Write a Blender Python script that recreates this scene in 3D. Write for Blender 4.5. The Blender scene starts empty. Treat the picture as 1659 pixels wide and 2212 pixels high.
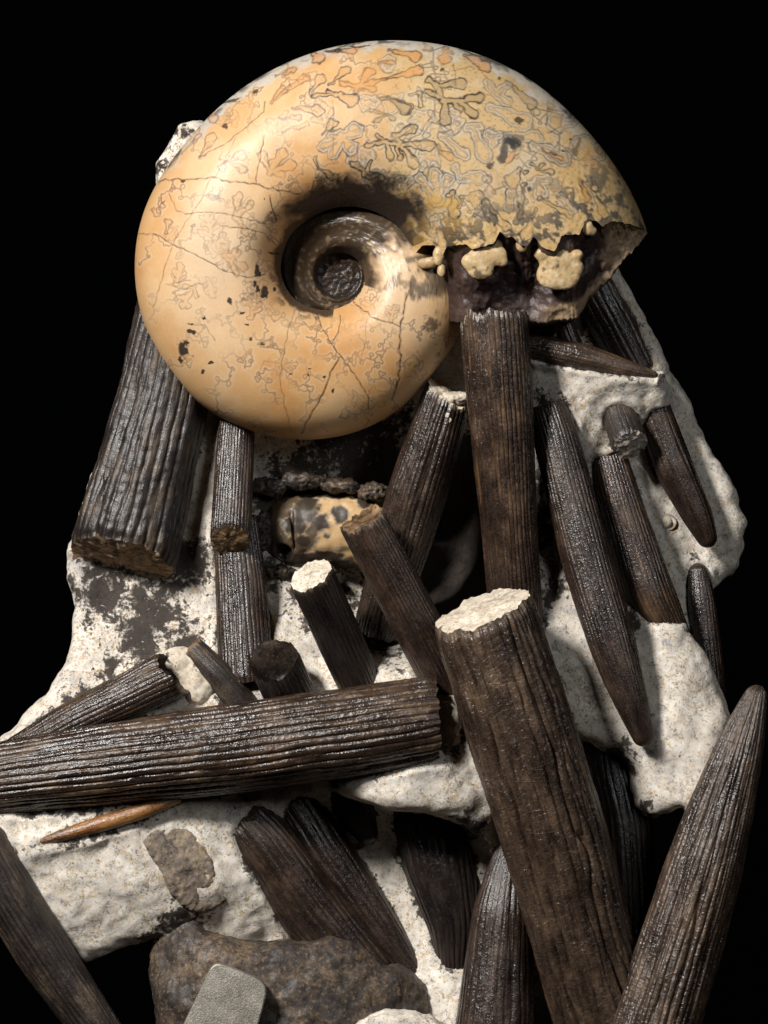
import bpy, math, numpy as np
from mathutils import Vector

# ------------------------------------------------------------------ camera, world, lamps
S = 0.0002            # metres per sheet unit (sheet: 1659 wide, 2212 high, d = towards the viewer)
D = 2.4               # camera distance
SW, SH = 1659.0, 2212.0
sc = bpy.context.scene
COL = sc.collection
cam_d = bpy.data.cameras.new('camera')
cam = bpy.data.objects.new('camera', cam_d); COL.objects.link(cam)
cam.location = (0, -D, 0); cam.rotation_euler = (math.radians(90), 0, 0)
cam_d.sensor_fit = 'VERTICAL'; cam_d.sensor_height = 36.0
cam_d.lens = 36.0 * D / (SH * S)
cam_d.clip_start = 0.05; cam_d.clip_end = 50
sc.camera = cam

world = bpy.data.worlds.new('World'); sc.world = world
world.use_nodes = True
bg = world.node_tree.nodes['Background']
bg.inputs[0].default_value = (0.75, 0.85, 1.0, 1); bg.inputs[1].default_value = 0.0006

def area_lamp(name, loc, target, size, power, color):
    l = bpy.data.lights.new(name, 'AREA'); l.shape = 'DISK'; l.size = size
    l.energy = power; l.color = color
    o = bpy.data.objects.new(name, l); COL.objects.link(o); o.location = loc
    o.rotation_euler = (Vector(target) - Vector(loc)).to_track_quat('-Z', 'Y').to_euler()
    return o
area_lamp('key_lamp', (-0.88, -1.25, 0.92), (0, 0, 0.0), 0.32, 44.0, (1.0, 0.968, 0.93))
area_lamp('fill_lamp', (1.05, -1.6, 0.75), (0.05, 0, 0), 0.7, 6.0, (0.96, 0.98, 1.0))

sc.view_settings.view_transform = 'Standard'; sc.view_settings.look = 'None'
sc.view_settings.exposure = 0.0; sc.view_settings.gamma = 1.0
sc.view_settings.use_curve_mapping = False
sc.cycles.use_denoising = True
sc.cycles.max_bounces = 6
sc.cycles.caustics_reflective = False

# ------------------------------------------------------------------ noise
_rs = np.random.RandomState(7)
_perm = _rs.permutation(512).astype(np.int64)
_perm = np.concatenate([_perm, _perm, _perm])
_grad = _rs.normal(size=(512, 3)); _grad /= np.linalg.norm(_grad, axis=1)[:, None]
_grad = _grad.astype(np.float32)
def noise(p, scale=1.0, seed=0):
    """gradient noise, about -1..1; p (n,3)"""
    q = np.asarray(p, np.float32) * np.float32(scale) + np.float32(seed * 17.37 + 100.0)
    i = np.floor(q).astype(np.int64); f = q - i
    i &= 511
    w = f * f * f * (f * (f * 6 - 15) + 10)
    out = 0
    for dx in (0, 1):
        wx = w[:, 0] if dx else 1 - w[:, 0]
        for dy in (0, 1):
            wy = w[:, 1] if dy else 1 - w[:, 1]
            for dz in (0, 1):
                wz = w[:, 2] if dz else 1 - w[:, 2]
                h = _perm[_perm[_perm[i[:, 0] + dx] + i[:, 1] + dy] + i[:, 2] + dz]
                g = _grad[h]
                out = out + wx * wy * wz * (g[:, 0] * (f[:, 0] - dx) + g[:, 1] * (f[:, 1] - dy) + g[:, 2] * (f[:, 2] - dz))
    return out * 1.6
def fbm(p, scale, oct=3, seed=0, gain=0.5):
    v = 0; a = 1.0
    for k in range(oct):
        v = v + a * noise(p, scale * 2 ** k, seed + k); a *= gain
    return v
def sstep(a, b, x):
    t = np.clip((x - a) / (b - a), 0, 1); return t * t * (3 - 2 * t)
def smin(a, b, k):
    h = np.clip(0.5 + 0.5 * (b - a) / k, 0, 1)
    return b * (1 - h) + a * h - k * h * (1 - h)
def smax(a, b, k): return -smin(-a, -b, k)
def srgb(r, g, b):
    c = np.array([r, g, b]) / 255.0
    return np.where(c <= 0.04045, c / 12.92, ((c + 0.055) / 1.055) ** 2.4)

# ------------------------------------------------------------------ mesh helpers
def W(p):
    """sheet (x,y,d) -> metres"""
    p = np.asarray(p, float)
    o = np.empty_like(p)
    o[..., 0] = (p[..., 0] - SW / 2) * S; o[..., 2] = -(p[..., 1] - SH / 2) * S; o[..., 1] = -p[..., 2] * S
    return o
def WP(p):
    """a single placed point: sheet position as seen at its own distance -> metres"""
    o = W(np.asarray(p, float)); k = 1 + o[..., 1:2] / D
    o[..., 0:1] *= k; o[..., 2:3] *= k
    return o
def mesh_obj(name, verts, faces, mat, parent=None, attrs=None, smooth=True, origin=None):
    verts = np.asarray(verts, np.float32)
    if origin is not None: verts = verts - np.asarray(origin, np.float32)
    me = bpy.data.meshes.new(name)
    if isinstance(faces, np.ndarray):
        n = len(faces); k = faces.shape[1]
        me.vertices.add(len(verts)); me.vertices.foreach_set('co', verts.ravel())
        me.loops.add(n * k); me.loops.foreach_set('vertex_index', faces.ravel().astype(np.int32))
        me.polygons.add(n); me.polygons.foreach_set('loop_start', (np.arange(n) * k).astype(np.int32))
        me.update(calc_edges=True); me.validate()
    else:
        me.from_pydata(verts.tolist(), [], faces)
    for an, av in (attrs or {}).items():
        av = np.asarray(av, np.float32)
        if av.ndim == 1:
            a = me.attributes.new(an, 'FLOAT', 'POINT'); a.data.foreach_set('value', av)
        elif an == 'col':
            c = np.ones((len(av), 4), np.float32); c[:, :3] = av
            a = me.attributes.new(an, 'FLOAT_COLOR', 'POINT'); a.data.foreach_set('color', c.ravel())
        else:
            a = me.attributes.new(an, 'FLOAT_VECTOR', 'POINT'); a.data.foreach_set('vector', av.ravel())
    if smooth: me.polygons.foreach_set('use_smooth', np.ones(len(me.polygons), bool))
    me.materials.append(mat)
    o = bpy.data.objects.new(name, me); COL.objects.link(o)
    if origin is not None and parent is None: o.location = tuple(origin)
    if parent is not None: o.parent = parent
    return o
def thing(name, label, cat, loc, group=None):
    o = bpy.data.objects.new(name, None); COL.objects.link(o); o.location = tuple(loc)
    o.empty_display_size = 0.01
    o['label'] = label; o['category'] = cat
    if group: o['group'] = group
    return o
def tag(o, label, cat, group=None):
    o['label'] = label; o['category'] = cat
    if group: o['group'] = group
    return o
def grid_faces(nu, nv, wrap=False):
    i = np.arange(nu - 1)[:, None]; jn = nv if wrap else nv - 1
    j = np.arange(jn)[None, :]; j2 = (j + 1) % nv
    a = i * nv + j; b = i * nv + j2; c = (i + 1) * nv + j2; d = (i + 1) * nv + j
    return np.stack([a, b, c, d], -1).reshape(-1, 4)
def surface_nets(f, org, h):
    """f<0 inside, array over (x,y,d); returns verts (sheet), quads"""
    s = f < 0
    acc = np.zeros([n - 1 for n in f.shape], np.int8)
    for a in (0, 1):
        for b in (0, 1):
            for c in (0, 1):
                acc += s[a:a + acc.shape[0], b:b + acc.shape[1], c:c + acc.shape[2]]
    act = (acc > 0) & (acc < 8)
    idx = np.argwhere(act)
    num = -np.ones(act.shape, np.int64); num[act] = np.arange(len(idx))
    pos = np.zeros((len(idx), 3)); cnt = np.zeros(len(idx))
    cs = [(a, b, c) for a in (0, 1) for b in (0, 1) for c in (0, 1)]
    for c0 in cs:
        for ax in range(3):
            if c0[ax]: continue
            c1 = list(c0); c1[ax] = 1
            v0 = f[idx[:, 0] + c0[0], idx[:, 1] + c0[1], idx[:, 2] + c0[2]]
            v1 = f[idx[:, 0] + c1[0], idx[:, 1] + c1[1], idx[:, 2] + c1[2]]
            m = (v0 < 0) != (v1 < 0)
            t = np.where(m, v0 / np.where(m, v0 - v1, 1), 0)
            for k in range(3):
                pos[:, k] += np.where(m, c0[k] + (t if k == ax else 0), 0)
            cnt += m
    V = (idx + pos / cnt[:, None]) * h + np.asarray(org)
    Q = []
    for ax in range(3):
        o1, o2 = [(1, 2), (2, 0), (0, 1)][ax]
        n = list(f.shape); sl0 = [slice(None)] * 3; sl1 = [slice(None)] * 3
        sl0[ax] = slice(0, n[ax] - 1); sl1[ax] = slice(1, n[ax])
        a, b = s[tuple(sl0)], s[tuple(sl1)]
        e = np.argwhere(a != b)
        e = e[(e[:, o1] > 0) & (e[:, o2] > 0) & (e[:, o1] < n[o1] - 1) & (e[:, o2] < n[o2] - 1)]
        ins = s[e[:, 0], e[:, 1], e[:, 2]]
        def cell(d1, d2):
            q = e.copy(); q[:, o1] -= d1; q[:, o2] -= d2
            return num[q[:, 0], q[:, 1], q[:, 2]]
        q = np.stack([cell(1, 1), cell(0, 1), cell(0, 0), cell(1, 0)], 1)
        q[~ins] = q[~ins][:, ::-1]
        Q.append(q)
    Q = np.concatenate(Q); Q = Q[(Q >= 0).all(1)]
    return V, Q[:, ::-1]          # sheet y points down and d points to the viewer
def vnormals(V, Q):
    n = np.cross(V[Q[:, 2]] - V[Q[:, 0]], V[Q[:, 3]] - V[Q[:, 1]])
    N = np.zeros_like(V)
    for k in range(Q.shape[1]):
        for c in range(3): N[:, c] += np.bincount(Q[:, k], n[:, c], len(V))
    return N / np.maximum(np.linalg.norm(N, axis=1), 1e-9)[:, None]
def poly_sdf(px, py, poly):
    P = np.asarray(poly, float); d = np.full(px.shape, 1e12); s = np.ones(px.shape)
    for i in range(len(P)):
        a, b = P[i], P[i - 1]
        ex, ey = b - a; wx, wy = px - a[0], py - a[1]
        t = np.clip((wx * ex + wy * ey) / (ex * ex + ey * ey + 1e-9), 0, 1)
        d = np.minimum(d, (wx - ex * t) ** 2 + (wy - ey * t) ** 2)
        c1 = py >= a[1]; c2 = py < b[1]; c3 = ex * wy > ey * wx
        s = np.where((c1 & c2 & c3) | (~c1 & ~c2 & ~c3), -s, s)
    return s * np.sqrt(d)
def rbf(px, py, pts, sm=60.0):
    """smooth interpolation of depth points"""
    P = np.asarray(pts, float)
    K = lambda r2: np.sqrt(r2 + sm * sm)
    A = K((P[:, None, 0] - P[None, :, 0]) ** 2 + (P[:, None, 1] - P[None, :, 1]) ** 2)
    m = P[:, 2].mean()
    w = np.linalg.solve(A + np.eye(len(P)) * 1e-6, P[:, 2] - m)
    out = np.full(px.shape, m)
    for k in range(len(P)): out = out + w[k] * K((px - P[k, 0]) ** 2 + (py - P[k, 1]) ** 2)
    return out

# ------------------------------------------------------------------ node materials
class NT:
    def __init__(s, name):
        s.m = bpy.data.materials.new(name); s.m.use_nodes = True
        s.t = s.m.node_tree; s.b = s.t.nodes['Principled BSDF']
    def n(s, typ, **kw):
        o = s.t.nodes.new(typ)
        for k, v in kw.items(): setattr(o, k, v)
        return o
    def l(s, a, b): s.t.links.new(a, b)
    def attr(s, name, out='Vector'):
        o = s.n('ShaderNodeAttribute'); o.attribute_name = name; return o.outputs[out]
    def mapped(s, src, scale, loc=(0, 0, 0)):
        o = s.n('ShaderNodeMapping'); o.inputs['Scale'].default_value = scale; o.inputs['Location'].default_value = loc
        s.l(src, o.inputs['Vector']); return o.outputs[0]
    def noise(s, src, scale=1.0, detail=3.0, rough=0.55, dist=0.0):
        o = s.n('ShaderNodeTexNoise'); o.inputs['Scale'].default_value = scale; o.inputs['Detail'].default_value = detail
        o.inputs['Roughness'].default_value = rough; o.inputs['Distortion'].default_value = dist
        s.l(src, o.inputs['Vector']); return o.outputs['Fac']
    def voro(s, src, scale, feature='F1', rand=1.0):
        o = s.n('ShaderNodeTexVoronoi'); o.feature = feature; o.inputs['Scale'].default_value = scale
        o.inputs['Randomness'].default_value = rand
        s.l(src, o.inputs['Vector']); return o.outputs['Distance']
    def ramp(s, fac, stops):
        o = s.n('ShaderNodeValToRGB'); e = o.color_ramp.elements
        while len(e) < len(stops): e.new(0.5)
        for k, (p, c) in enumerate(stops):
            e[k].position = p; c = (c, c, c) if np.isscalar(c) else c; e[k].color = (c[0], c[1], c[2], 1)
        s.l(fac, o.inputs[0]); return o.outputs[0]
    def mix(s, fac, a, b, mode='MIX'):
        o = s.n('ShaderNodeMix', data_type='RGBA', blend_type=mode)
        for v, i in ((fac, 0), (a, 6), (b, 7)):
            if isinstance(v, bpy.types.NodeSocket): s.l(v, o.inputs[i])
            elif i == 0: o.inputs[0].default_value = v
            else: o.inputs[i].default_value = (v[0], v[1], v[2], 1)
        return o.outputs[2]
    def math(s, op, a, b=0.0):
        o = s.n('ShaderNodeMath', operation=op)
        for v, i in ((a, 0), (b, 1)):
            if isinstance(v, bpy.types.NodeSocket): s.l(v, o.inputs[i])
            else: o.inputs[i].default_value = v
        return o.outputs[0]
    def bump(s, h, dist, strength=1.0, prev=None):
        o = s.n('ShaderNodeBump'); o.inputs['Strength'].default_value = strength; o.inputs['Distance'].default_value = dist
        s.l(h, o.inputs['Height'])
        if prev is not None: s.l(prev, o.inputs['Normal'])
        return o.outputs[0]

def bel_material(name, dark, mid, light, lightness=0.0, rough=0.22, crack=0.0, gold=0.0):
    t = NT(name); uv = t.attr('buv')
    st = t.noise(t.mapped(uv, (1 / 4., 1 / 60., 1)), 1, 2, .6)
    bl = t.noise(t.mapped(uv, (1 / 50., 1 / 90., 1), (3, 7, 5)), 1, 4, .65)
    gr = t.noise(t.mapped(uv, (1 / 3.6, 1 / 4.6, 1)), 1, 2, .7)
    v = t.math('ADD', t.math('MULTIPLY', st, .25), t.math('MULTIPLY', bl, .75))
    v = t.math('ADD', v, lightness)
    v = t.math('ADD', v, t.math('MULTIPLY', t.math('SUBTRACT', gr, .5), .30))
    c = t.ramp(v, [(.34, dark), (.52, mid), (.74, light)])
    if gold:
        g = t.ramp(t.noise(t.mapped(uv, (1 / 9., 1 / 150., 1), (5, 5, 5)), 1, 2, .5), [(.60, 0.), (.72, gold)])
        c = t.mix(g, c, srgb(128, 92, 54))
    c = t.mix(t.attr('wear', 'Fac'), c, srgb(176, 156, 128))
    t.l(c, t.b.inputs['Base Color'])
    r = t.ramp(t.math('ADD', t.math('MULTIPLY', bl, .6), t.math('MULTIPLY', gr, .4)), [(.36, rough - .05), (.64, rough + .18)])
    t.l(r, t.b.inputs['Roughness'])
    t.b.inputs['Specular IOR Level'].default_value = 0.75
    b = t.bump(st, 0.00030, .8)
    b = t.bump(gr, 0.00024, 1.0, b)
    if crack:
        cr = t.voro(t.mapped(uv, (1 / 40., 1 / 16., 1)), 1, 'DISTANCE_TO_EDGE')
        cr = t.ramp(cr, [(.0, 0.), (.06, 1.)])
        b = t.bump(cr, 0.0003, crack, b)
    t.l(b, t.b.inputs['Normal'])
    return t.m
BEL = bel_material('belemnite_dark', srgb(28, 20, 17), srgb(50, 38, 31), srgb(92, 70, 54))
BEL_BROWN = bel_material('belemnite_brown', srgb(38, 29, 24), srgb(72, 57, 46), srgb(120, 97, 74), crack=.35, rough=.24)
BEL_GOLD = bel_material('belemnite_streaked', srgb(28, 21, 18), srgb(56, 42, 33), srgb(112, 87, 61), gold=.45)
BEL_BLACK = bel_material('belemnite_black', srgb(20, 15, 14), srgb(34, 26, 23), srgb(56, 43, 36), rough=.27)
BEL_DULL = bel_material('belemnite_weathered', srgb(26, 21, 19), srgb(50, 41, 36), srgb(112, 94, 74), rough=.36)
BEL_AMBER = bel_material('belemnite_amber', srgb(60, 34, 18), srgb(138, 92, 48), srgb(196, 146, 86), rough=.22)

def rock_material(name, c1, c2, c3, spk, dkc, amount=1.0, rough=.8, relief=1.0):
    t = NT(name)
    geo = t.n('ShaderNodeTexCoord'); pos = t.mapped(geo.outputs['Object'], (1 / S,) * 3)
    big = t.noise(pos, 1 / 90., 3, .6, .8); med = t.noise(pos, 1 / 24., 3, .65, .5); fin = t.noise(pos, 1 / 5., 2, .7); fin2 = t.noise(t.mapped(pos, (1, 1, 1), (300, 20, 10)), 1 / 8., 2, .7)
    c = t.ramp(t.math('ADD', t.math('MULTIPLY', big, .5), t.math('MULTIPLY', med, .5)), [(.38, c3), (.47, c1), (.60, c2)])
    c = t.mix(t.ramp(t.math('ADD', t.math('MULTIPLY', fin2, .7), t.math('MULTIPLY', big, .3)), [(.52, 0.), (.63, .75 * amount)]), c, spk)
    c = t.mix(t.ramp(t.math('ADD', t.math('MULTIPLY', fin, .62), t.math('MULTIPLY', med, .38)), [(.36, .75 * amount), (.45, 0.)]), c, dkc)
    vc = t.voro(t.mapped(pos, (1, 1, 1), (40, 7, 9)), 1 / 85., 'DISTANCE_TO_EDGE')
    wob = t.math('ADD', vc, t.math('MULTIPLY', t.math('SUBTRACT', med, .5), .3))
    ln = t.math('MULTIPLY', t.ramp(wob, [(.0, 0.), (.012, .6), (.03, 0.)]), t.ramp(big, [(.45, 0.), (.6, 1.)]))
    c = t.mix(ln, c, srgb(110, 106, 100))
    st = t.attr('stain_shade', 'Fac')
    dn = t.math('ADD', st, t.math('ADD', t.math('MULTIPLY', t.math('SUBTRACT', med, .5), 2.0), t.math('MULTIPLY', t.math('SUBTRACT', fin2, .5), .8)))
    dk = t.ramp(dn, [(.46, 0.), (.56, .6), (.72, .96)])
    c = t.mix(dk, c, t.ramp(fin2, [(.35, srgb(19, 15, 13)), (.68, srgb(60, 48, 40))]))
    t.l(c, t.b.inputs['Base Color'])
    t.b.inputs['Roughness'].default_value = rough
    t.b.inputs['Specular IOR Level'].default_value = 0.35
    b = t.bump(med, 0.0006, .4 * relief); b = t.bump(t.math('ADD', fin, t.ramp(fin2, [(.30, 0.), (.42, .7)])), 0.0004, .32 * relief, b)
    t.l(b, t.b.inputs['Normal'])
    return t.m
ROCK = rock_material('limestone', srgb(221, 211, 197), srgb(243, 238, 228), srgb(190, 186, 181), srgb(200, 170, 124), srgb(112, 104, 97), 1.15)
ROCK_GREY = rock_material('grey_shale', srgb(120, 108, 98), srgb(150, 136, 120), srgb(92, 84, 78), srgb(170, 150, 120), srgb(52, 44, 40), 1.3)
ROCK_DARK = rock_material('dark_ironstone', srgb(64, 57, 53), srgb(92, 79, 67), srgb(50, 46, 44), srgb(146, 122, 92), srgb(34, 30, 29), .8, .5)
END_PALE = rock_material('calcite_break', srgb(216, 203, 182), srgb(234, 226, 212), srgb(182, 170, 154), srgb(184, 148, 100), srgb(130, 112, 94), .8, .8, .45)
END_GREY = rock_material('grey_break', srgb(168, 160, 150), srgb(196, 188, 176), srgb(126, 118, 110), srgb(176, 130, 98), srgb(80, 70, 64))
END_BROWN = rock_material('brown_break', srgb(104, 82, 60), srgb(150, 124, 92), srgb(60, 46, 36), srgb(150, 110, 64), srgb(34, 26, 20), 1.2, .5)
END_DARK = rock_material('dark_break', srgb(44, 36, 31), srgb(70, 58, 50), srgb(30, 24, 22), srgb(92, 76, 62), srgb(22, 18, 16), 1.0, .45)

END_MOTTLED = rock_material('mottled_break', srgb(150, 126, 100), srgb(190, 168, 138), srgb(80, 64, 52), srgb(150, 112, 70), srgb(36, 28, 23), 1.4)

# polished shell: colour computed in stone, per vertex
def shell_material(name, rough, bumpd, coat=0.0):
    t = NT(name); c = t.attr('col', 'Color')
    geo = t.n('ShaderNodeTexCoord'); pos = t.mapped(geo.outputs['Object'], (1 / S,) * 3)
    f = t.noise(pos, 1 / 7., 3, .7); g = t.noise(pos, 1 / 60., 3, .6)
    c = t.mix(t.ramp(f, [(.70, 0.), (.76, .45)]), c, srgb(90, 70, 50))
    c = t.mix(.12, c, t.mix(1.0, c, t.ramp(f, [(.3, .6), (.7, 1.3)]), 'MULTIPLY'))
    t.l(c, t.b.inputs['Base Color'])
    ra = t.attr('gloss', 'Fac')
    t.l(t.math('ADD', t.math('MULTIPLY', g, .10), t.math('SUBTRACT', rough + .1, t.math('MULTIPLY', ra, .2))), t.b.inputs['Roughness'])
    t.b.inputs['Specular IOR Level'].default_value = 0.42
    b = t.bump(f, bumpd, .6)
    t.l(b, t.b.inputs['Normal'])
    return t.m
SHELL = shell_material('polished_shell', .35, 0.00014)
SEPTUM = shell_material('septum_surface', .30, 0.00055)
t = NT('black_velvet'); t.b.inputs['Base Color'].default_value = (.0012, .0014, .0018, 1); t.b.inputs['Roughness'].default_value = 1.0
t.b.inputs['Specular IOR Level'].default_value = 0.0; VELVET = t.m
t = NT('brushed_steel')
geo = t.n('ShaderNodeTexCoord'); pos = t.mapped(geo.outputs['Object'], (1 / S,) * 3)
f = t.noise(pos, 1 / 3.5, 3, .7); g = t.noise(pos, 1 / 40., 3, .6)
t.l(t.ramp(t.math('ADD', t.math('MULTIPLY', f, .5), t.math('MULTIPLY', g, .5)), [(.36, srgb(120, 114, 104)), (.62, srgb(190, 184, 172))]), t.b.inputs['Base Color'])
t.b.inputs['Metallic'].default_value = .6; t.b.inputs['Roughness'].default_value = .42
t.l(t.bump(f, .0003, .7), t.b.inputs['Normal']); STEEL = t.m

# ------------------------------------------------------------------ black backdrop
bd = mesh_obj('backdrop', [(-6, 1.6, -4), (6, 1.6, -4), (6, 1.6, 4), (-6, 1.6, 4)], [(0, 1, 2, 3)], VELVET, smooth=False)
bd['kind'] = 'structure'; bd['label'] = 'plain black studio backdrop behind the specimen'

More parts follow.
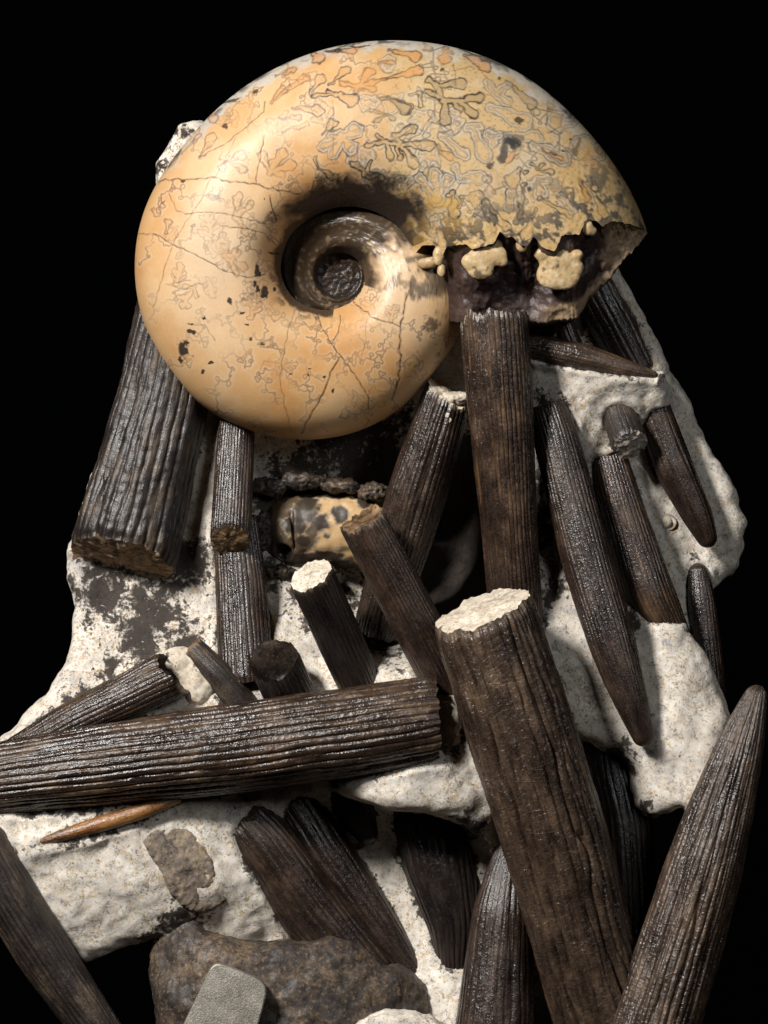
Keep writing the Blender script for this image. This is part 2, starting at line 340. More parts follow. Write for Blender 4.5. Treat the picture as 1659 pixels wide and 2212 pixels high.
# ------------------------------------------------------------------ where every belemnite lies: (x, y, d, radius) along its axis
BELS = [
    dict(label='coarse pitted belemnite at upper left, its top hidden behind the ammonite', st=[(392, 640, 10, 90), (352, 860, 15, 96), (262, 1208, 40, 117)], ends=('hid', 'cap'), ribs=30, amp=0.075, mat=BEL_DULL, endmat=END_MOTTLED, cuts=(None, (-0.30, 0)), cup=(0, 0.06), jag=(0.05, 0.08), furrows=[(0.75, 0.05, 0.12)], sq=0.0, wob=0.015, pitted=0.024, seed=1),
    dict(label='slim belemnite with a brown broken lower end, just below the ammonite', st=[(514, 880, 20, 36), (508, 980, 50, 40), (497, 1168, 95, 44)], ends=('hid', 'cap'), ribs=34, amp=0.068, mat=BEL, endmat=END_BROWN, cuts=(None, (-0.55, 0)), cup=(0, 0.12), jag=(0.05, 0.12), seed=2),
    dict(label='glossy upright belemnite directly below the slim broken one', st=[(508, 1120, 10, 46), (520, 1260, 30, 54), (534, 1480, 75, 59)], ends=('hid', 'hid'), ribs=34, amp=0.074, mat=BEL, seed=3),
    dict(label='short black belemnite with a cream broken top, centre of the rock', st=[(672, 1242, 210, 50), (726, 1365, 155, 49), (782, 1490, 95, 46)], ends=('cap', 'hid'), ribs=30, amp=0.068, mat=BEL_BLACK, endmat=END_PALE, cuts=((0.22, 0.5), None), cup=(0.06, 0), jag=(0.08, 0.05), seed=4, wear=0.3),
    dict(label='leaning belemnite with a jagged top, its foot behind the thickest belemnite', st=[(780, 1122, 190, 50), (880, 1310, 160, 52), (985, 1510, 120, 54)], ends=('cap', 'hid'), ribs=36, amp=0.066, mat=BEL, endmat=END_BROWN, cuts=((0.2, 0.0), None), cup=(-0.1, 0), jag=(0.16, 0.05), seed=5, wear=0.6),
    dict(label='belemnite with a central furrow and pale crumbs on top, below right of the ammonite', st=[(968, 852, 75, 52), (902, 1060, 50, 64), (812, 1372, 0, 50)], ends=('cap', 'hid'), ribs=34, amp=0.075, mat=BEL, endmat=END_PALE, cuts=((0.35, -0.9), None), cup=(0.1, 0), jag=(0.14, 0.08), furrows=[(-0.1, 0.1, 0.14)], seed=6, wear=0.7),
    dict(label='tall upright belemnite with rough top under the open end of the ammonite', st=[(1067, 688, 165, 72), (1080, 860, 165, 70), (1098, 1120, 150, 60), (1118, 1360, 120, 56)], ends=('cap', 'hid'), ribs=40, amp=0.078, mat=BEL_GOLD, endmat=END_DARK, cuts=((0.2, 3.14), None), cup=(0.05, 0), jag=(0.14, 0.05), seed=7, wear=0.5, res=1.1),
    dict(label='thickest belemnite, long and furrowed with a cream broken top, running to the bottom edge', st=[(1041, 1318, 305, 112), (1143, 1630, 262, 115), (1203, 1830, 224, 113), (1318, 2250, 140, 104)], ends=('cap', 'hid'), ribs=32, amp=0.052, mat=BEL_BROWN, endmat=END_PALE, cuts=((0.13, 0.25), None), cup=(0.04, 0), jag=(0.06, 0.05), furrows=[(0.64, 0.22, 0.032), (0.90, 0.10, 0.025), (0.38, 0.10, 0.025), (0.08, 0.07, 0.028), (-0.22, 0.08, 0.022), (-0.46, 0.14, 0.03), (-0.72, 0.08, 0.025), (-0.95, 0.07, 0.025), (1.15, 0.10, 0.03)], seed=8, wear=0.5, res=1.1, cracky=0.01),
    dict(label='long tapering belemnite pointing down to a blunt tip on pale rock at right', st=[(1180, 880, 80, 42), (1196, 930, 92, 48), (1266, 1203, 130, 54), (1322, 1390, 160, 51), (1364, 1515, 175, 36), (1397, 1612, 180, 20)], ends=('hid', 'tip'), ribs=34, amp=0.062, mat=BEL, seed=9, furrows=[(0.2, 0.05, 0.12)]),
    dict(label='belemnite with golden streaks at its upper end, behind the long tapering one', st=[(1314, 990, 10, 40), (1342, 1093, 25, 48), (1402, 1290, 40, 56), (1480, 1440, 30, 36)], ends=('hid', 'hid'), ribs=34, amp=0.062, mat=BEL_GOLD, seed=10),
    dict(label='stubby belemnite with a grey broken end jutting towards the viewer at right', st=[(1322, 850, 10, 34), (1340, 905, 50, 37), (1362, 960, 92, 40)], ends=('hid', 'cap'), ribs=22, amp=0.047, mat=BEL_DULL, endmat=END_GREY, cuts=(None, (-0.15, 0)), cup=(0, 0.05), jag=(0.05, 0.1), seed=11),
    dict(label='slender belemnite with a pointed lower tip beside the right edge of the rock', st=[(1400, 850, 0, 36), (1418, 905, 0, 38), (1458, 1015, 5, 42), (1510, 1120, 5, 32), (1536, 1182, 5, 17)], ends=('hid', 'tip'), ribs=20, amp=0.060, mat=BEL, seed=12),
    dict(label='dark belemnite emerging behind the broken right end of the ammonite', st=[(1255, 560, -70, 50), (1310, 670, -65, 54), (1384, 806, -65, 44)], ends=('hid', 'hid'), ribs=22, amp=0.068, mat=BEL, seed=13),
    dict(label='thin sharp belemnite lying nearly level, pointing right, upper right', st=[(1120, 742, 84, 27), (1260, 772, 94, 30), (1350, 796, 86, 20), (1420, 812, 74, 8)], ends=('hid', 'tip'), ribs=20, amp=0.054, mat=BEL_BROWN, seed=14),
    dict(label='small brown stub half hidden above the thin level belemnite', st=[(1205, 670, -10, 22), (1246, 770, 0, 22)], ends=('hid', 'hid'), ribs=14, amp=0.081, mat=BEL_GOLD, seed=15),
    dict(label='narrow belemnite with a rounded top standing at the far right edge', st=[(1506, 1216, -55, 18), (1514, 1290, -50, 30), (1528, 1420, -40, 33), (1540, 1570, -30, 34)], ends=('tip', 'hid'), ribs=22, amp=0.054, mat=BEL, seed=16),
    dict(label='big glossy belemnite at the bottom right with its rounded tip at the frame edge', st=[(1640, 1480, 225, 18), (1622, 1540, 226, 36), (1594, 1630, 228, 55), (1523, 1867, 230, 82), (1470, 2041, 230, 90), (1402, 2262, 230, 95)], ends=('tip', 'hid'), ribs=36, amp=0.066, mat=BEL_BROWN, seed=17, furrows=[(-0.1, 0.07, 0.05), (0.5, 0.06, 0.06), (-0.6, 0.05, 0.05), (0.2, 0.04, 0.04)], wob=0.012, res=1.1, cracky=0.007),
    dict(label='long level belemnite crossing the whole left half from the frame edge', st=[(-90, 1696, 170, 72), (0, 1680, 180, 77), (250, 1648, 195, 88), (500, 1618, 205, 95), (830, 1572, 215, 95), (944, 1553, 215, 92)], ends=('hid', 'cap'), ribs=34, amp=0.075, mat=BEL_GOLD, endmat=END_DARK, cuts=(None, (0.12, -1.2)), cup=(0, -0.1), jag=(0.05, 0.05), furrows=[(0.95, 0.05, 0.09), (0.35, 0.02, 0.05)], seed=18, res=1.1),
    dict(label='belemnite with a dark hollowed end slanting up from the left above the long level one', st=[(-20, 1660, 110, 32), (150, 1562, 125, 42), (374, 1455, 150, 54)], ends=('hid', 'cup'), ribs=28, amp=0.068, mat=BEL_GOLD, endmat=END_DARK, cuts=(None, (0.2, 2.2)), cup=(0, -0.8), jag=(0.05, 0.12), seed=19),
    dict(label='short dark ridge of belemnite with crumbling top beside the hollow stub', st=[(414, 1398, 105, 26), (470, 1455, 115, 30), (545, 1545, 100, 32)], ends=('cap', 'hid'), ribs=16, amp=0.068, mat=BEL_DULL, endmat=END_BROWN, cuts=((0.2, 0), None), cup=(0.2, 0), jag=(0.2, 0.1), seed=20, wear=0.3),
    dict(label='hollow belemnite stub, its open cup facing up, behind the long level one', st=[(591, 1426, 185, 55), (655, 1560, 90, 54)], ends=('cup', 'hid'), ribs=30, amp=0.068, mat=BEL_BLACK, endmat=END_DARK, cuts=((0.3, 0.0), None), cup=(-1.4, 0), jag=(0.1, 0.05), seed=21),
    dict(label='greyish belemnite in the lower left corner slanting down to the right', st=[(-50, 1815, 215, 60), (20, 1940, 205, 62), (103, 2072, 190, 58), (200, 2212, 175, 50), (240, 2270, 170, 48)], ends=('cap', 'hid'), ribs=30, amp=0.075, mat=BEL_DULL, endmat=END_BROWN, seed=22),
    dict(label='small translucent amber belemnite lying flat on the rock below the long level one', st=[(84, 1818, 208, 8), (150, 1800, 212, 15), (230, 1776, 214, 18), (320, 1748, 210, 17), (392, 1724, 200, 8)], ends=('tip', 'tip'), ribs=8, amp=0.011, mat=BEL_AMBER, seed=23),
    dict(label='inner of two parallel belemnites slanting down to the dark lump', st=[(560, 1640, 20, 66), (678, 1830, 26, 72), (800, 1995, 20, 56), (905, 2130, 15, 30)], ends=('hid', 'hid'), ribs=22, amp=0.061, mat=BEL, seed=24, furrows=[(0.2, 0.05, 0.1)]),
    dict(label='outer of two parallel belemnites, its worn upper end on the pale rock', st=[(520, 1762, 100, 56), (565, 1815, 98, 66), (676, 1972, 66, 72), (800, 2120, 45, 62)], ends=('cap', 'hid'), ribs=26, amp=0.068, mat=BEL, endmat=END_DARK, cuts=((0.2, 0), None), cup=(0.1, 0), jag=(0.15, 0.05), seed=25, wear=0.2),
    dict(label='dark belemnite tip poking down under the long level belemnite', st=[(730, 1640, 30, 54), (770, 1755, 35, 42), (803, 1822, 30, 18)], ends=('hid', 'tip'), ribs=20, amp=0.068, mat=BEL_BLACK, seed=26),
    dict(label='wide black belemnite sunk in the rock left of the thickest one', st=[(908, 1660, -5, 84), (958, 1873, 5, 84), (985, 2000, 20, 58), (985, 2120, 10, 40)], ends=('hid', 'hid'), ribs=30, amp=0.068, mat=BEL_BLACK, seed=27),
    dict(label='belemnite rising to a point behind the thickest one at the bottom edge', st=[(1108, 1790, 100, 14), (1100, 1850, 105, 36), (1085, 1970, 115, 64), (1066, 2250, 120, 86)], ends=('tip', 'hid'), ribs=28, amp=0.054, mat=BEL, seed=28, furrows=[(-0.3, 0.06, 0.1)]),
    dict(label='shadowed belemnite between the thickest one and the black gap at right', st=[(1300, 1590, 20, 52), (1342, 1770, 25, 66), (1352, 1950, 25, 66), (1340, 2250, 20, 64)], ends=('hid', 'hid'), ribs=26, amp=0.061, mat=BEL_BLACK, seed=29),
]
# ------------------------------------------------------------------ limestone block that holds everything
def slab_grid(polys, lo, hi, h):
    """polys: list of (polygon, depth points, back depth, rounding, blend)"""
    xs = np.arange(lo[0], hi[0], h); ys = np.arange(lo[1], hi[1], h); ds = np.arange(lo[2], hi[2], h)
    PX, PY = np.meshgrid(xs, ys, indexing='ij')
    f = None
    P3 = np.stack([PX.ravel(), PY.ravel(), np.zeros(PX.size)], 1)
    jit = (fbm(P3, 1 / 60., 3, 3) * 6).reshape(PX.shape)
    for poly, pts, back, rnd, k in polys:
        sp = (poly_sdf(PX, PY, poly) + jit).astype(np.float32)
        fr = rbf(PX, PY, pts).astype(np.float32) + (fbm(P3, 1 / 120., 3, 9) * 9).reshape(PX.shape).astype(np.float32)
        g = smax(ds[None, None, :].astype(np.float32) - fr[..., None], (back - ds).astype(np.float32)[None, None, :], rnd * .6)
        g = smax(g, sp[..., None], rnd)
        f = g if f is None else smin(f, g, k)
    return f, PX, PY, xs, ys, ds
BASE = [(340, 392), (346, 350), (385, 272), (432, 258), (520, 330), (700, 500), (1200, 600), (1330, 575), (1394, 690), (1464, 822), (1524, 942),
        (1582, 1034), (1613, 1130), (1596, 1226), (1545, 1276), (1512, 1310), (1500, 1400), (1440, 1560), (1330, 1620), (1330, 1800), (1290, 2000), (1250, 2290),
        (640, 2290), (560, 2100), (420, 2050), (340, 2016), (262, 2046), (186, 2068), (160, 2040), (90, 1930), (20, 1850), (-40, 1835), (-40, 1640), (24, 1580), (96, 1505),
        (146, 1430), (158, 1312), (142, 1250), (146, 1190), (162, 1130), (300, 750), (330, 650)]
BASE_D = [(400, 330, -60), (700, 500, -90), (1200, 620, -70), (300, 800, -50), (200, 1150, -20), (160, 1250, 0), (450, 950, 0), (462, 1100, 5), (620, 970, -10),
          (600, 1050, -50), (430, 1250, 5), (250, 1300, 15), (300, 1400, 45), (170, 1450, 60), (90, 1530, 90), (200, 1520, 95), (440, 1400, 55), (440, 1500, 110),
          (0, 1620, 110), (700, 1050, -80), (800, 950, -120), (950, 1000, -235), (1000, 1150, -255), (970, 1260, -235), (700, 1300, -30), (620, 1340, 20), (850, 1390, 10),
          (750, 1400, 30), (650, 1450, 85), (860, 1430, 100), (900, 1450, 115), (540, 1480, 95), (1320, 720, -80), (1480, 900, -62),
          (1530, 1000, -50), (1560, 1120, -50), (1390, 760, -50), (1345, 670, -45), (1440, 850, -50), (1440, 1100, -35), (1500, 1230, -70), (1190, 1180, 30), (1200, 1400, 60), (1400, 1200, -30), (1200, 720, -70), (1250, 1000, 0),
          (0, 1780, 205), (100, 1890, 200), (250, 1850, 195), (250, 1770, 205), (400, 1770, 180), (450, 1900, 165), (560, 1960, 115), (180, 2030, 150), (320, 1990, 150), (520, 1740, 140),
          (610, 1730, 90), (680, 1790, 25), (780, 1900, 0), (830, 1800, 0), (830, 2000, 5), (1050, 1750, 50), (1060, 1850, 40), (940, 2110, 60), (970, 2170, 90),
          (1020, 2050, 30), (1200, 2100, 20), (1200, 2210, 40), (500, 2100, 20), (1300, 1600, 30), (1300, 1800, -20)]
ARM = [(1130, 765), (1170, 770), (1250, 800), (1340, 815), (1425, 815), (1442, 845), (1436, 872), (1395, 886), (1385, 912), (1350, 960), (1345, 1000), (1300, 1010), (1282, 1050), (1262, 1050), (1230, 920), (1180, 900), (1130, 920)]
ARM_D = [(1140, 800, 85), (1300, 840, 92), (1420, 845, 66), (1250, 960, 60), (1270, 1030, 15), (1340, 940, 20), (1150, 900, 60)]
RLOW = [(1140, 1180), (1200, 1200), (1270, 1290), (1350, 1290), (1400, 1288), (1470, 1350), (1530, 1452), (1574, 1548), (1545, 1640), (1484, 1782), (1466, 1742), (1400, 1752), (1368, 1732), (1360, 1650), (1330, 1620), (1258, 1588), (1190, 1540), (1140, 1400)]
RLOW_D = [(1170, 1230, 85), (1230, 1450, 150), (1300, 1560, 130), (1400, 1310, 60), (1450, 1400, 100), (1540, 1500, 80), (1450, 1560, 150), (1380, 1690, 120), (1500, 1650, 160), (1480, 1760, 150), (1270, 1580, 140), (1190, 1350, 125), (1350, 1450, 110)]
MID = [(725, 1700), (800, 1655), (925, 1600), (930, 1500), (1015, 1495), (1070, 1600), (1100, 1700), (1095, 1860), (1050, 1815), (1000, 1775), (920, 1745), (820, 1735)]
MID_D = [(745, 1695, 190), (830, 1690, 240), (920, 1690, 255), (960, 1560, 195), (1000, 1700, 225), (1050, 1790, 150), (1010, 1520, 180), (1070, 1830, 100)]
TOPK = [(338, 396), (343, 352), (384, 270), (432, 258), (470, 300), (420, 420), (350, 430)]
h = 6.0
f, PX, PY, xs, ys, ds = slab_grid([
    (BASE, BASE_D, -290, 40, 20), (ARM, ARM_D, -80, 34, 26), (RLOW, RLOW_D, -40, 40, 26), (MID, MID_D, 10, 40, 22),
    (TOPK, [(340, 330, -20), (430, 300, -10), (400, 400, -20)], -160, 24, 16)], (-75, 225, -310), (1650, 2310, 285), h)
# sediment banked up where a belemnite enters the rock
bm = np.full(f.shape, 999., np.float32)
for B in BELS:
    b = np.array(B['st'], float); m_ = b[:, 3].max() + 50
    lo_ = np.maximum(0, np.floor((b[:, :3].min(0) - m_ - (xs[0], ys[0], ds[0])) / h)).astype(int); hi_ = np.ceil((b[:, :3].max(0) + m_ - (xs[0], ys[0], ds[0])) / h).astype(int)
    sl = tuple(slice(a_, max(a_, c_)) for a_, c_ in zip(lo_, hi_))
    gx, gy, gz = xs[sl[0]][:, None, None].astype(np.float32), ys[sl[1]][None, :, None].astype(np.float32), ds[sl[2]][None, None, :].astype(np.float32)
    if 0 in (gx.size, gy.size, gz.size): continue
    for q_, (p0, p1) in enumerate(zip(b[:-1], b[1:])):
        e = p1[:3] - p0[:3]; L_ = math.sqrt(e @ e); ax_ = ((gx - p0[0]) * e[0] + (gy - p0[1]) * e[1] + (gz - p0[2]) * e[2]) / L_
        t_ = np.clip(ax_ / L_, 0, 1)
        g = np.sqrt((gx - p0[0] - e[0] * t_) ** 2 + (gy - p0[1] - e[1] * t_) ** 2 + (gz - p0[2] - e[2] * t_) ** 2) - (p0[3] + (p1[3] - p0[3]) * t_)
        if q_ == 0: g = np.maximum(g, -ax_)
        if q_ == len(b) - 2: g = np.maximum(g, ax_ - L_)
        bm[sl] = np.minimum(bm[sl], g)
f = f + (smin(f, bm, 34.) - np.minimum(f, bm)) * 1.15
del bm
f[:, :, 0] = 5; f[:, :, -1] = 5; f[0] = 5; f[-1] = 5; f[:, 0] = 5; f[:, -1] = 5
V, Q = surface_nets(f, (xs[0], ys[0], ds[0]), h)
N = vnormals(V, Q)
V = V + N * (fbm(V, 1 / 95., 3, 21) * 6.0 + np.abs(noise(V, 1 / 30., 31)) * -2.2 + noise(V, 1 / 12., 37) * .35)[:, None]
STAINS_AND_SHADE = [(225, 1275, 75), (320, 1330, 80), (405, 1225, 60), (300, 1385, 55), (400, 1390, 50), (770, 960, 130), (650, 1040, 80), (860, 1100, 160), (980, 1120, 200), (960, 1260, 140),  # patches below the ammonite mix black mineral with its painted shadow
          (700, 1290, 70), (845, 1350, 80), (565, 1230, 45), (590, 1090, 60), (1335, 1345, 34), (1190, 1270, 30), (1165, 1130, 40), (400, 1980, 50), (330, 2025, 26), (720, 1790, 30),
          (1010, 1780, 40), (1335, 1625, 36), (1395, 1745, 20), (380, 290, 24), (355, 360, 24), (180, 1520, 46), (120, 1560, 30), (240, 1450, 30),
          (1190, 740, 40), (1150, 700, 60), (1250, 700, 40), (1215, 1560, 30)]
wx = fbm(V, 1 / 48., 3, 51) * 26; wy = fbm(V, 1 / 48., 3, 57) * 26
st = np.full(len(V), 0.0)
for x, y, r in STAINS_AND_SHADE:
    q = np.hypot(V[:, 0] + wx - x, V[:, 1] + wy - y) / r
    st = np.maximum(st, np.clip(1.1 - q * .62, 0, .92) if r < 135 else np.clip(2.0 - q * 1.35, 0, 1.7))  # widest patches go blackest: the recess's shade is painted into the colour
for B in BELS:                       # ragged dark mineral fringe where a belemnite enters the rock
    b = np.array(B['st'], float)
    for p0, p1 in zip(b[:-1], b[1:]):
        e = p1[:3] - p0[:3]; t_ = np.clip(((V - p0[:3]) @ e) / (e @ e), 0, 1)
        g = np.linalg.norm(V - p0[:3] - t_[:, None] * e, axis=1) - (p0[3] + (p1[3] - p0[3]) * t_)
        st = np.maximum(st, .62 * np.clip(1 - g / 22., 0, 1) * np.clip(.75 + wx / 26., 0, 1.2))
ORG = W((800., 2300., 0.))
rock = mesh_obj('limestone_block', W(V), Q, ROCK, attrs={'stain_shade': st}, origin=ORG)
tag(rock, 'cream and white limestone block, rough and stained black, holding all the fossils', 'rock')
def rock_front(x, y):
    """depth of the block's front surface at a sheet position"""
    i = int(round((x - xs[0]) / h)); j = int(round((y - ys[0]) / h))
    c = np.where(f[i, j] < 0)[0]
    return ds[c.max()] if len(c) else -200.0
def rock_child(name, verts, faces, mat, attrs=None, smooth=True):
    return mesh_obj(name, np.asarray(W(verts)) - ORG, faces, mat, parent=rock, attrs=attrs, smooth=smooth)

def blob(fun, lo, hi, h, amp=2.0, scale=14., seed=0, fine=.5):
    x = np.arange(lo[0], hi[0], h); y = np.arange(lo[1], hi[1], h); d = np.arange(lo[2], hi[2], h)
    X, Y, Z = np.meshgrid(x, y, d, indexing='ij')
    g = fun(X, Y, Z)
    V, Q = surface_nets(g, (lo[0], lo[1], lo[2]), h); N = vnormals(V, Q)
    V = V + N * (fbm(V, 1 / scale, 2, seed) * amp + noise(V, 3 / scale, seed + 5) * amp * fine)[:, None]
    return V, Q
def ell(X, Y, Z, c, r):
    q = np.sqrt(((X - c[0]) / r[0]) ** 2 + ((Y - c[1]) / r[1]) ** 2 + ((Z - c[2]) / r[2]) ** 2)
    return (q - 1) * min(r)
def slab_fun(poly, front, back, rnd):
    def fun(X, Y, Z):
        sp = poly_sdf(X[:, :, 0], Y[:, :, 0], poly)[..., None]
        fr = (rbf(X[:, :, 0], Y[:, :, 0], front, 20.)[..., None] if not np.isscalar(front) else front)
        return smax(smax(Z - fr, back - Z, rnd * .7), sp, rnd)
    return fun

# shell rings cut across on the block
def fossil_ring(x, y, r, w, core, name='fossil_ring'):
    d = rock_front(x, y)
    nu, nv = 40, 12
    a = np.linspace(0, 2 * np.pi, nu, endpoint=False); b = np.linspace(0, 2 * np.pi, nv, endpoint=False)
    A, B = np.meshgrid(a, b, indexing='ij')
    rr = r * (1 + .06 * np.sin(2 * A + x)) + w * np.cos(B)
    v = np.stack([x + rr * np.cos(A), y + rr * np.sin(A) * .92, d - 1 + w * .8 * np.sin(B)], -1).reshape(-1, 3)
    F = grid_faces(nu + 1, nv, True) % (nu * nv)
    v = v + noise(v, 1 / 5., 3)[:, None] * .7
    o = rock_child(name, v, F, END_GREY)
    if core:
        V2, Q2 = blob(lambda X, Y, Z: ell(X, Y, Z, (x, y, d - 2), (core, core, 8)), (x - core - 8, y - core - 8, d - 18), (x + core + 8, y + core + 8, d + 18), 2.5, .8, 8.)
        rock_child('ring_core', V2, Q2, END_PALE)
for a in [(1440, 1128, 21, 2.2, 14), (1478, 1196, 24, 1.8, 15), (684, 1030, 17, 4.0, 9), (1405, 1075, 9, 1.6, 0), (1172, 1150, 12, 2.6, 6), (1010, 1350, 16, 3, 8), (36, 1824, 12, 1.6, 0), (402, 1748, 9, 1.8, 0)]:
    fossil_ring(*a)
# grey weathered fragment lying in the face of the block
FR = [(315, 1807), (340, 1782), (372, 1772), (412, 1778), (450, 1818), (468, 1862), (482, 1892), (496, 1937), (470, 1955), (448, 1962), (415, 1957), (376, 1922), (362, 1890), (350, 1862), (330, 1835)]
pts = [(x, y, rock_front(x, y) + 7) for x, y in [(330, 1810), (390, 1790), (440, 1840), (400, 1850), (450, 1900), (400, 1920), (470, 1940), (360, 1850)]]
V, Q = blob(slab_fun(FR, pts, 110, 10), (290, 1750, 90), (520, 1985, 235), 3.0, 2.2, 22., 4, .6)
o = rock_child('grey_fragment', V, Q, ROCK_GREY, attrs={'stain_shade': np.full(len(V), .1)}); o['label'] = 'rough grey brown fragment set in the pale rock'
# crusts of dark rock round the recess
for x, y, rx, ry in [(575, 1052, 40, 20), (650, 1038, 46, 18), (735, 1050, 44, 16), (806, 1062, 36, 18), (566, 1150, 20, 44), (600, 1236, 40, 16), (690, 1232, 36, 12)]:
    V, Q = blob(lambda X, Y, Z: ell(X, Y, Z, (x, y, -30), (rx, ry, 30)), (x - rx - 14, y - ry - 14, -75), (x + rx + 14, y + ry + 14, 15), 3.5, 7.0, 22., int(x), .7)
    rock_child('dark_crust', V, Q, ROCK_DARK, attrs={'stain_shade': np.clip(.35 + .4 * fbm(V, 1 / 20., 2, 5), 0, 1)})
# ------------------------------------------------------------------ the ammonite
CX, CY, DM = 733.0, 598.0, 60.0
OUT = [(1399, 508), (1398, 497), (1381, 452), (1347, 395), (1298, 328), (1242, 264), (1186, 208), (1129, 167), (1054, 131), (980, 108), (904, 96), (839, 94), (756, 101), (670, 122),
       (588, 159), (520, 200), (464, 249), (408, 309), (363, 369), (325, 429), (305, 482), (295, 557), (293, 578), (297, 634), (314, 701), (344, 769), (389, 833), (438, 878), (501, 915),
       (576, 939), (633, 950), (689, 949), (764, 936), (820, 911), (876, 874), (925, 812), (970, 760), (995, 718)]
INN = [(898, 564), (861, 500), (820, 470), (745, 455), (670, 482), (632, 511), (614, 556), (608, 594), (614, 612), (632, 645), (670, 668), (700, 674), (745, 664), (779, 637)]
def polar(pts):
    p = np.array(pts, float); a = np.degrees(np.arctan2(CY - p[:, 1], p[:, 0] - CX)); r = np.hypot(p[:, 0] - CX, p[:, 1] - CY)
    a = np.where(a < -1e-6, a + 360, a); a = np.maximum.accumulate(a)
    return a, r
def smooth_interp(a, r):
    from_a = np.linspace(a[0], a[-1], 860); v = np.interp(from_a, a, r)
    k = np.hanning(41); k /= k.sum(); v = np.convolve(np.pad(v, 20, mode='edge'), k, 'valid')
    return lambda t: np.interp(t, from_a, v)
oa, orr = polar(OUT); ia, ir = polar(INN)
Rout = smooth_interp(np.r_[-40, oa, 352, 372, 420, 480, 540, 640, 800], np.r_[712, orr, 274, 258, 212, 165, 130, 100, 78])
Rin = smooth_interp(np.r_[-40, ia, 345, 372, 450, 540, 640, 800], np.r_[185, ir, 57, 52, 47, 46, 44, 40])
TA = [-40, 7, 90, 180, 270, 334, 367, 450, 540, 640, 800]; TT = [214, 208, 196, 172, 148, 128, 110, 70, 44, 30, 12]
Tk = smooth_interp(np.array(TA, float), np.array(TT, float))
UC, P0 = 0.34, 0.46
def prof(u):
    lo = 1 - (1 - P0) * np.clip(1 - u / UC, 0, 1) ** 2.3
    hi = np.sqrt(np.clip(1 - np.clip((u - UC) / (1 - UC), 0, 1) ** 2.35, 0, 1))
    return np.where(u < UC, lo, hi)
BRK = [(889, 557), (905, 541), (935, 541), (945, 568), (957, 545), (1000, 540), (1010, 552), (1035, 546), (1060, 538), (1072, 512), (1085, 527), (1100, 524), (1112, 541), (1130, 546), (1146, 522), (1160, 545),
       (1190, 556), (1206, 520), (1245, 518), (1257, 488), (1283, 487), (1294, 500), (1318, 487), (1360, 492), (1399, 502)]
BCK = [(889, 640), (960, 695), (1010, 702), (1100, 700), (1180, 700), (1240, 692), (1268, 645), (1317, 602), (1351, 556), (1399, 507)]
def edge_theta(pts, jit):
    p = np.array(pts, float); a = np.degrees(np.arctan2(CY - p[:, 1], p[:, 0] - CX)); r = np.hypot(p[:, 0] - CX, p[:, 1] - CY)
    u = (r - Rin(a)) / (Rout(a) - Rin(a)); o = np.argsort(u)
    u = (u[o] - u[o][0]) / (u[o][-1] - u[o][0])
    g = np.linspace(0, 1, 900); v = np.interp(g, u, a[o]); k = np.hanning(23); v2 = np.convolve(np.pad(v, 11, mode='edge'), k / k.sum(), 'valid')
    v2 = v2 + fbm(np.stack([g * 60, g * 0, g * 0], 1), 1.0, 3, 8) * jit * np.minimum(1, (1 - g) * 12)
    return lambda x: np.interp(x, g, v2)
th_f, th_b = edge_theta(BRK, .3), edge_theta(BCK, .5)
def shell_pos(th, u, side):
    r = Rin(th) + u * (Rout(th) - Rin(th)); a = np.radians(th)
    return np.stack([CX + r * np.cos(a), CY - r * np.sin(a), DM + side * Tk(th) * prof(u)], -1)
NTH, NIN, NF, NB = 1380, 190, 300, 24
tf = np.linspace(0, 1, NTH)
uf = np.r_[np.linspace(0, .955, NF - 40, endpoint=False), .955 + .045 * (1 - (1 - np.linspace(0, 1, 40)) ** 2)]
ub = np.linspace(1, 0, NB + 1)[1:]
uu = np.r_[uf, ub]; side = np.r_[np.ones(NF), -np.ones(NB)]
start = np.where(side > 0, th_f(uu), th_b(uu))
# blend of front and back starts at the venter so the edge is continuous
Tm = np.concatenate([start[None, :] + (336.0 - start[None, :]) * tf[:, None], np.repeat((336 + (790 - 336) * np.linspace(0, 1, NIN + 1)[1:])[:, None], len(uu), 1)])
Um = np.repeat(uu[None, :], len(Tm), 0); Sm = np.repeat(side[None, :], len(Tm), 0)
P = shell_pos(Tm, Um, Sm).reshape(-1, 3)
T1, U1, S1 = Tm.ravel(), Um.ravel(), Sm.ravel()
X, Y = P[:, 0].copy(), P[:, 1].copy()
Fa = grid_faces(len(Tm), len(uu))

# ---- colour of the stone
n = len(P); rng = np.random.RandomState(3)
Pn = np.stack([X, Y, P[:, 2] * .6], 1)
nb = fbm(Pn, 1 / 150., 3, 1); nm = fbm(Pn, 1 / 40., 3, 2); nf = fbm(Pn, 1 / 11., 3, 5)
def mixc(c, m, col): return c + (np.asarray(col)[None, :] - c) * np.clip(m, 0, 1)[:, None]
col = np.repeat(srgb(214, 168, 114)[None, :], n, 0)
col = mixc(col, sstep(-.1, .6, nb + nm * .35) * .75, srgb(224, 186, 140))
col = mixc(col, sstep(.1, .7, -nb + nm * .4) * .6, srgb(205, 148, 88))
pale = np.exp(-(((X - 470) / 95) ** 2 + ((Y - 560) / 190) ** 2)); pale = np.maximum(pale, np.exp(-(((X - 850) / 70) ** 2 + ((Y - 590) / 120) ** 2)))  # left patch: pale stone with a soft lamp sheen painted in
pale = np.maximum(pale, .8 * np.exp(-(((X - 920) / 110) ** 2 + ((Y - 420) / 70) ** 2)))
col = mixc(col, pale * .75, srgb(228, 202, 170))
ang = np.degrees(np.arctan2(CY - Y, X - CX))
beige = sstep(78, 50, ang + nm * 18) * (ang > -20) * (T1 < 336)
beige = np.maximum(beige, sstep(760, 900, X + nm * 50) * (Y < 470))
